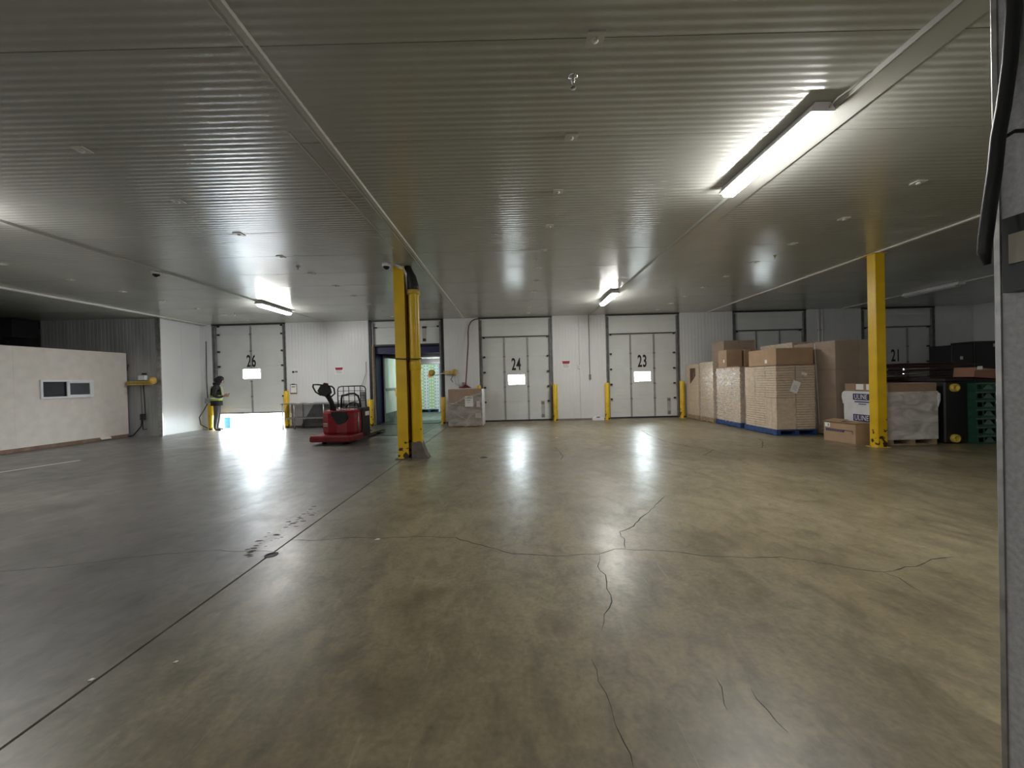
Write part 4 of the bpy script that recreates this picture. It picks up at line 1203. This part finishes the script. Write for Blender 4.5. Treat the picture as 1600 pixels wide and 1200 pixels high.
# load backrest grid
b = MB(); zt, zb = 1.32, .80
b.tube([(-.43, .74, zb), (-.43, .74, zt-.08), (-.40, .74, zt-.02), (-.33, .74, zt), (.20, .74, zt), (.27, .74, zt-.02), (.30, .74, zt-.08), (.30, .74, zb)], .014, 8)
gr = b.build('backrest_frame', M_black, pt)
for x in (-.28, -.14, .01, .16): MB().tube([(x, .74, zb), (x, .74, zt)], .011, 6).build('grid_bar', M_black, gr)
for z in (.95, 1.08, 1.20): MB().tube([(-.43, .74, z), (.30, .74, z)], .007, 6).build('grid_bar', M_black, gr)
for x in (-.20, .20):
    b = MB(); b.prism([(-.085+x, .05), (.085+x, .05), (.085+x, .10), (-.085+x, .10)], 'y', .76, 1.75)
    b.prism([(1.75, .05), (1.92, .04), (1.92, .055), (1.75, .10)], 'x', x-.085, x+.085)
    f = b.build('fork', mat('worn_fork', (.10, .085, .07), .4, .6, var=.3), pt)
    MB().lathe([(0, -.05), (.04, -.05), (.04, .05), (0, .05)], (x, 1.6, .042), 10, M=Matrix.Rotation(PI/2, 4, 'Y')).build('load_wheel', M_black, f)
cr = MB().tube([(-.1, .5, .80), (-.05, .6, .90), (.05, .62, .92), (.15, .6, .88), (.2, .55, .80)], .018, 6).build('coiled_cable', M_black, pt)

# ------------------------------------------------------------------ person
person = thing('person', 'person in dark hooded jacket and yellow hi-vis vest looking at a phone beside door 26', 'person', (-9.40, 12.22, 0), math.radians(30))
# local: faces +x
sk = [ # (pos, radius, parent)
 ((0, 0, .93), (.135, .155), -1),        # 0 pelvis
 ((-.01, 0, 1.08), (.125, .15), 0),      # 1 waist
 ((-.02, 0, 1.24), (.14, .175), 1),      # 2 chest
 ((-.02, 0, 1.38), (.12, .165), 2),      # 3 upper chest
 ((.005, 0, 1.47), (.065, .065), 3),     # 4 neck base
 ((.045, 0, 1.53), (.055, .055), 4),     # 5 neck
 ((.0, .10, .86), (.095, .095), 0),      # 6 hip L
 ((.02, .11, .50), (.065, .065), 6),     # 7 knee
 ((-.01, .11, .32), (.058, .058), 7),
 ((-.03, .11, .10), (.042, .042), 8),    # 9 ankle
 ((.0, .11, .045), (.042, .045), 9),
 ((.14, .115, .035), (.032, .045), 10),  # 11 toe
 ((-.0, -.10, .86), (.095, .095), 0),    # 12 hip R
 ((-.01, -.11, .50), (.065, .065), 12),
 ((-.04, -.11, .32), (.058, .058), 13),
 ((-.06, -.11, .10), (.042, .042), 14),
 ((-.03, -.11, .045), (.042, .045), 15),
 ((.11, -.12, .035), (.032, .045), 16),
 ((-.01, .19, 1.38), (.065, .065), 3),   # 18 shoulder L
 ((-.05, .23, 1.12), (.052, .052), 18),  # elbow
 ((.08, .17, 1.06), (.043, .043), 19),
 ((.19, .09, 1.10), (.030, .032), 20),   # 21 wrist
 ((-.01, -.19, 1.38), (.065, .065), 3),  # 22
 ((-.05, -.23, 1.12), (.052, .052), 22),
 ((.08, -.17, 1.06), (.043, .043), 23),
 ((.19, -.08, 1.10), (.030, .032), 24),  # 25 wrist
]
me = bpy.data.meshes.new('body')
me.from_pydata([s_[0] for s_ in sk], [(s_[2], i) for i, s_ in enumerate(sk) if s_[2] >= 0], [])
bo = bpy.data.objects.new('body', me); COL.objects.link(bo)
md = bo.modifiers.new('skin', 'SKIN'); md.use_smooth_shade = True
for i, s_ in enumerate(sk):
    me.skin_vertices[0].data[i].radius = s_[1]; me.skin_vertices[0].data[i].use_root = (i == 0)
ss = bo.modifiers.new('sub', 'SUBSURF'); ss.levels = 2; ss.render_levels = 2
bpy.context.view_layer.update()
bm_me = bpy.data.meshes.new_from_object(bo.evaluated_get(bpy.context.evaluated_depsgraph_get()))
bpy.data.objects.remove(bo)
bm = bmesh.new(); bm.from_mesh(bm_me)
# head joined to the same body mesh
def ellip(bm, c, r, rot, seg=20, rings=14, fn=None):
    ret = bmesh.ops.create_uvsphere(bm, u_segments=seg, v_segments=rings, radius=1)
    for v in ret['verts']:
        p = Vector((v.co.x*r[0], v.co.y*r[1], v.co.z*r[2]))
        if fn: p = fn(p)
        v.co = rot @ p + Vector(c)
    return ret['verts']
tilt = Matrix.Rotation(math.radians(32), 3, 'Y')       # head bowed towards +x
HC = Vector((.10, 0, 1.61))
def faceshape(p):
    if p.z < 0 and p.x > 0: p.x *= 1 - .15*(-p.z/.12)
    if p.z < -.03: p.y *= 1 + p.z*2.2
    if p.x > .06:
        n_ = math.exp(-((p.y/.016)**2 + ((p.z+.015)/.028)**2)); p.x += .026*n_        # nose
        e_ = math.exp(-(((abs(p.y)-.032)/.016)**2 + ((p.z-.012)/.013)**2)); p.x -= .010*e_   # eye sockets
        m_ = math.exp(-((p.y/.026)**2 + ((p.z+.062)/.008)**2)); p.x += .006*m_        # lips
    return p
hv = ellip(bm, HC, (.098, .076, .118), tilt, 32, 28, faceshape)
for s in (-1, 1): ellip(bm, HC + tilt @ Vector((-.005, s*.077, -.005)), (.018, .009, .03), tilt, 8, 6)     # ears
# hands: palm with five fingers
def seg_tube(bm, pts, rs, seg=7):
    mb = MB(); mb.tube(pts, rs, seg)
    vs = [bm.verts.new(v) for v in mb.v]
    for f_ in mb.f:
        try: bm.faces.new([vs[k] for k in f_])
        except ValueError: pass
for s in (1, -1):
    w = Vector((.19, .085*s, 1.10))
    ellip(bm, w + Vector((.045, -.01*s, .012)), (.048, .018, .040), Matrix.Rotation(math.radians(-20), 3, 'Y'), 10, 8)
    for k, ln in enumerate((.062, .072, .068, .054)):
        z = 1.135 - k*.020
        a = w + Vector((.075, -.014*s, z-1.10))
        b1 = a + Vector((ln*.45, -.012*s, .006)); b2 = b1 + Vector((ln*.15, -.030*s, .0)); b3 = b2 + Vector((-ln*.2, -.018*s, 0))
        seg_tube(bm, [a-Vector((.02, 0, 0)), a, b1, b2, b3], [.008, .009, .0085, .008, .006])
    a = w + Vector((.03, -.012*s, .04))
    seg_tube(bm, [a, a+Vector((.02, -.02*s, .022)), a+Vector((.045, -.035*s, .03))], [.011, .0105, .008])
bm.normal_update()
body = bpy.data.meshes.new('body')
for f_ in bm.faces:
    c = f_.calc_center_median(); f_.smooth = True
    if c.z < .085: f_.material_index = 3
    elif c.z < .86: f_.material_index = 2
    elif c.z > 1.50 or (c.x > .175 and 1.0 < c.z < 1.25): f_.material_index = 0
    else: f_.material_index = 1
bm.to_mesh(body); bm.free()
for q in (M_skin, M_jacket, M_trous, M_shoe): body.materials.append(q)
ob = bpy.data.objects.new('body', body); COL.objects.link(ob); ob.parent = person
# hood over the head
bm = bmesh.new()
def hoodf(p):
    if p.x < -.05 and p.z < 0: p.x -= .03
    return p
ellip(bm, HC + Vector((-.018, 0, .008)), (.118, .098, .132), tilt, 24, 18, hoodf)
dele = [f_ for f_ in bm.faces if (tilt.transposed() @ (f_.calc_center_median() - HC)).x > .066 and abs((tilt.transposed() @ (f_.calc_center_median() - HC)).y) < .075]
bmesh.ops.delete(bm, geom=dele, context='FACES')
for f_ in bm.faces: f_.smooth = True
hm = bpy.data.meshes.new('hood'); bm.to_mesh(hm); bm.free(); hm.materials.append(M_jacket)
ho = bpy.data.objects.new('hood', hm); COL.objects.link(ho); ho.parent = person
sm = ho.modifiers.new('t', 'SOLIDIFY'); sm.thickness = .012
b = MB(); b.lathe([(.075, 1.44), (.10, 1.47), (.095, 1.53), (.075, 1.54)], (.0, 0, 0), 16); b.build('collar', M_jacket, person)
# jacket skirt and vest
def ell_band(z0, z1, rx, ry, cx=-.01, rx1=None, ry1=None, a0=0, a1=2*PI, n=28):
    b = MB(); vs = []; rx1 = rx1 or rx; ry1 = ry1 or ry; m_ = 5
    for k in range(m_+1):
        t = k/m_
        for i in range(n+1):
            a = a0+(a1-a0)*i/n
            vs.append((cx+(rx+(rx1-rx)*t)*math.cos(a), (ry+(ry1-ry)*t)*math.sin(a), z0+(z1-z0)*t))
    b.add(vs, [(k*(n+1)+i, k*(n+1)+i+1, (k+1)*(n+1)+i+1, (k+1)*(n+1)+i) for k in range(m_) for i in range(n)], True)
    return b
o = ell_band(.80, .98, .158, .185).build('jacket_hem', M_jacket, person)
o.modifiers.new('t', 'SOLIDIFY').thickness = .01
vest = ell_band(.96, 1.13, .165, .192, rx1=.155, ry1=.175).build('safety_vest', M_vest, person)
vest.modifiers.new('t', 'SOLIDIFY').thickness = .008
b = MB()
for s in (-1, 1):
    b.add([(.148, s*.05, 1.12), (.150, s*.13, 1.12), (.120, s*.125, 1.42), (.118, s*.07, 1.42)], [(0,1,2,3) if s > 0 else (3,2,1,0)])
    b.add([(-.172, s*.03, 1.12), (-.165, s*.13, 1.12), (-.13, s*.12, 1.42), (-.14, s*.05, 1.42)], [(3,2,1,0) if s > 0 else (0,1,2,3)])
o = b.build('vest_front', M_vest, person); o.modifiers.new('t', 'SOLIDIFY').thickness = .01
o = ell_band(1.02, 1.06, .172, .196).build('reflective_band', M_reflt, vest)
for s in (-1, 1):
    MB().tube([(.160, s*.09, 1.12), (.145, s*.09, 1.28), (.125, s*.09, 1.40)], .012, 6).build('reflective_strip', M_reflt, vest)
ph = thing('phone', 'dark phone held in the hands of the standing person', 'phone', (-9.40+.262, 12.22+.128, 1.125), math.radians(30))
MB().bbox(-.006, .006, -.038, .038, -.07, .07, .004, Matrix.Rotation(math.radians(35), 4, 'Y')).build('case', M_black, ph)
# pale blue tote just outside the gap
tt = thing('tote', 'pale blue plastic tote in the bright gap under door 26', 'tote', (-9.66, D+.42, .001))
b = MB(); w, d, h = .11, .14, .34
b.prism([(-w*.85, 0), (w*.85, 0), (w, h), (-w, h)], 'y', -d, d); b.build('body', M_cyan, tt)
b = MB(); b.box(-w-.015, w+.015, -d-.015, d+.015, h, h+.025); b.build('rim', M_cyan, tt)
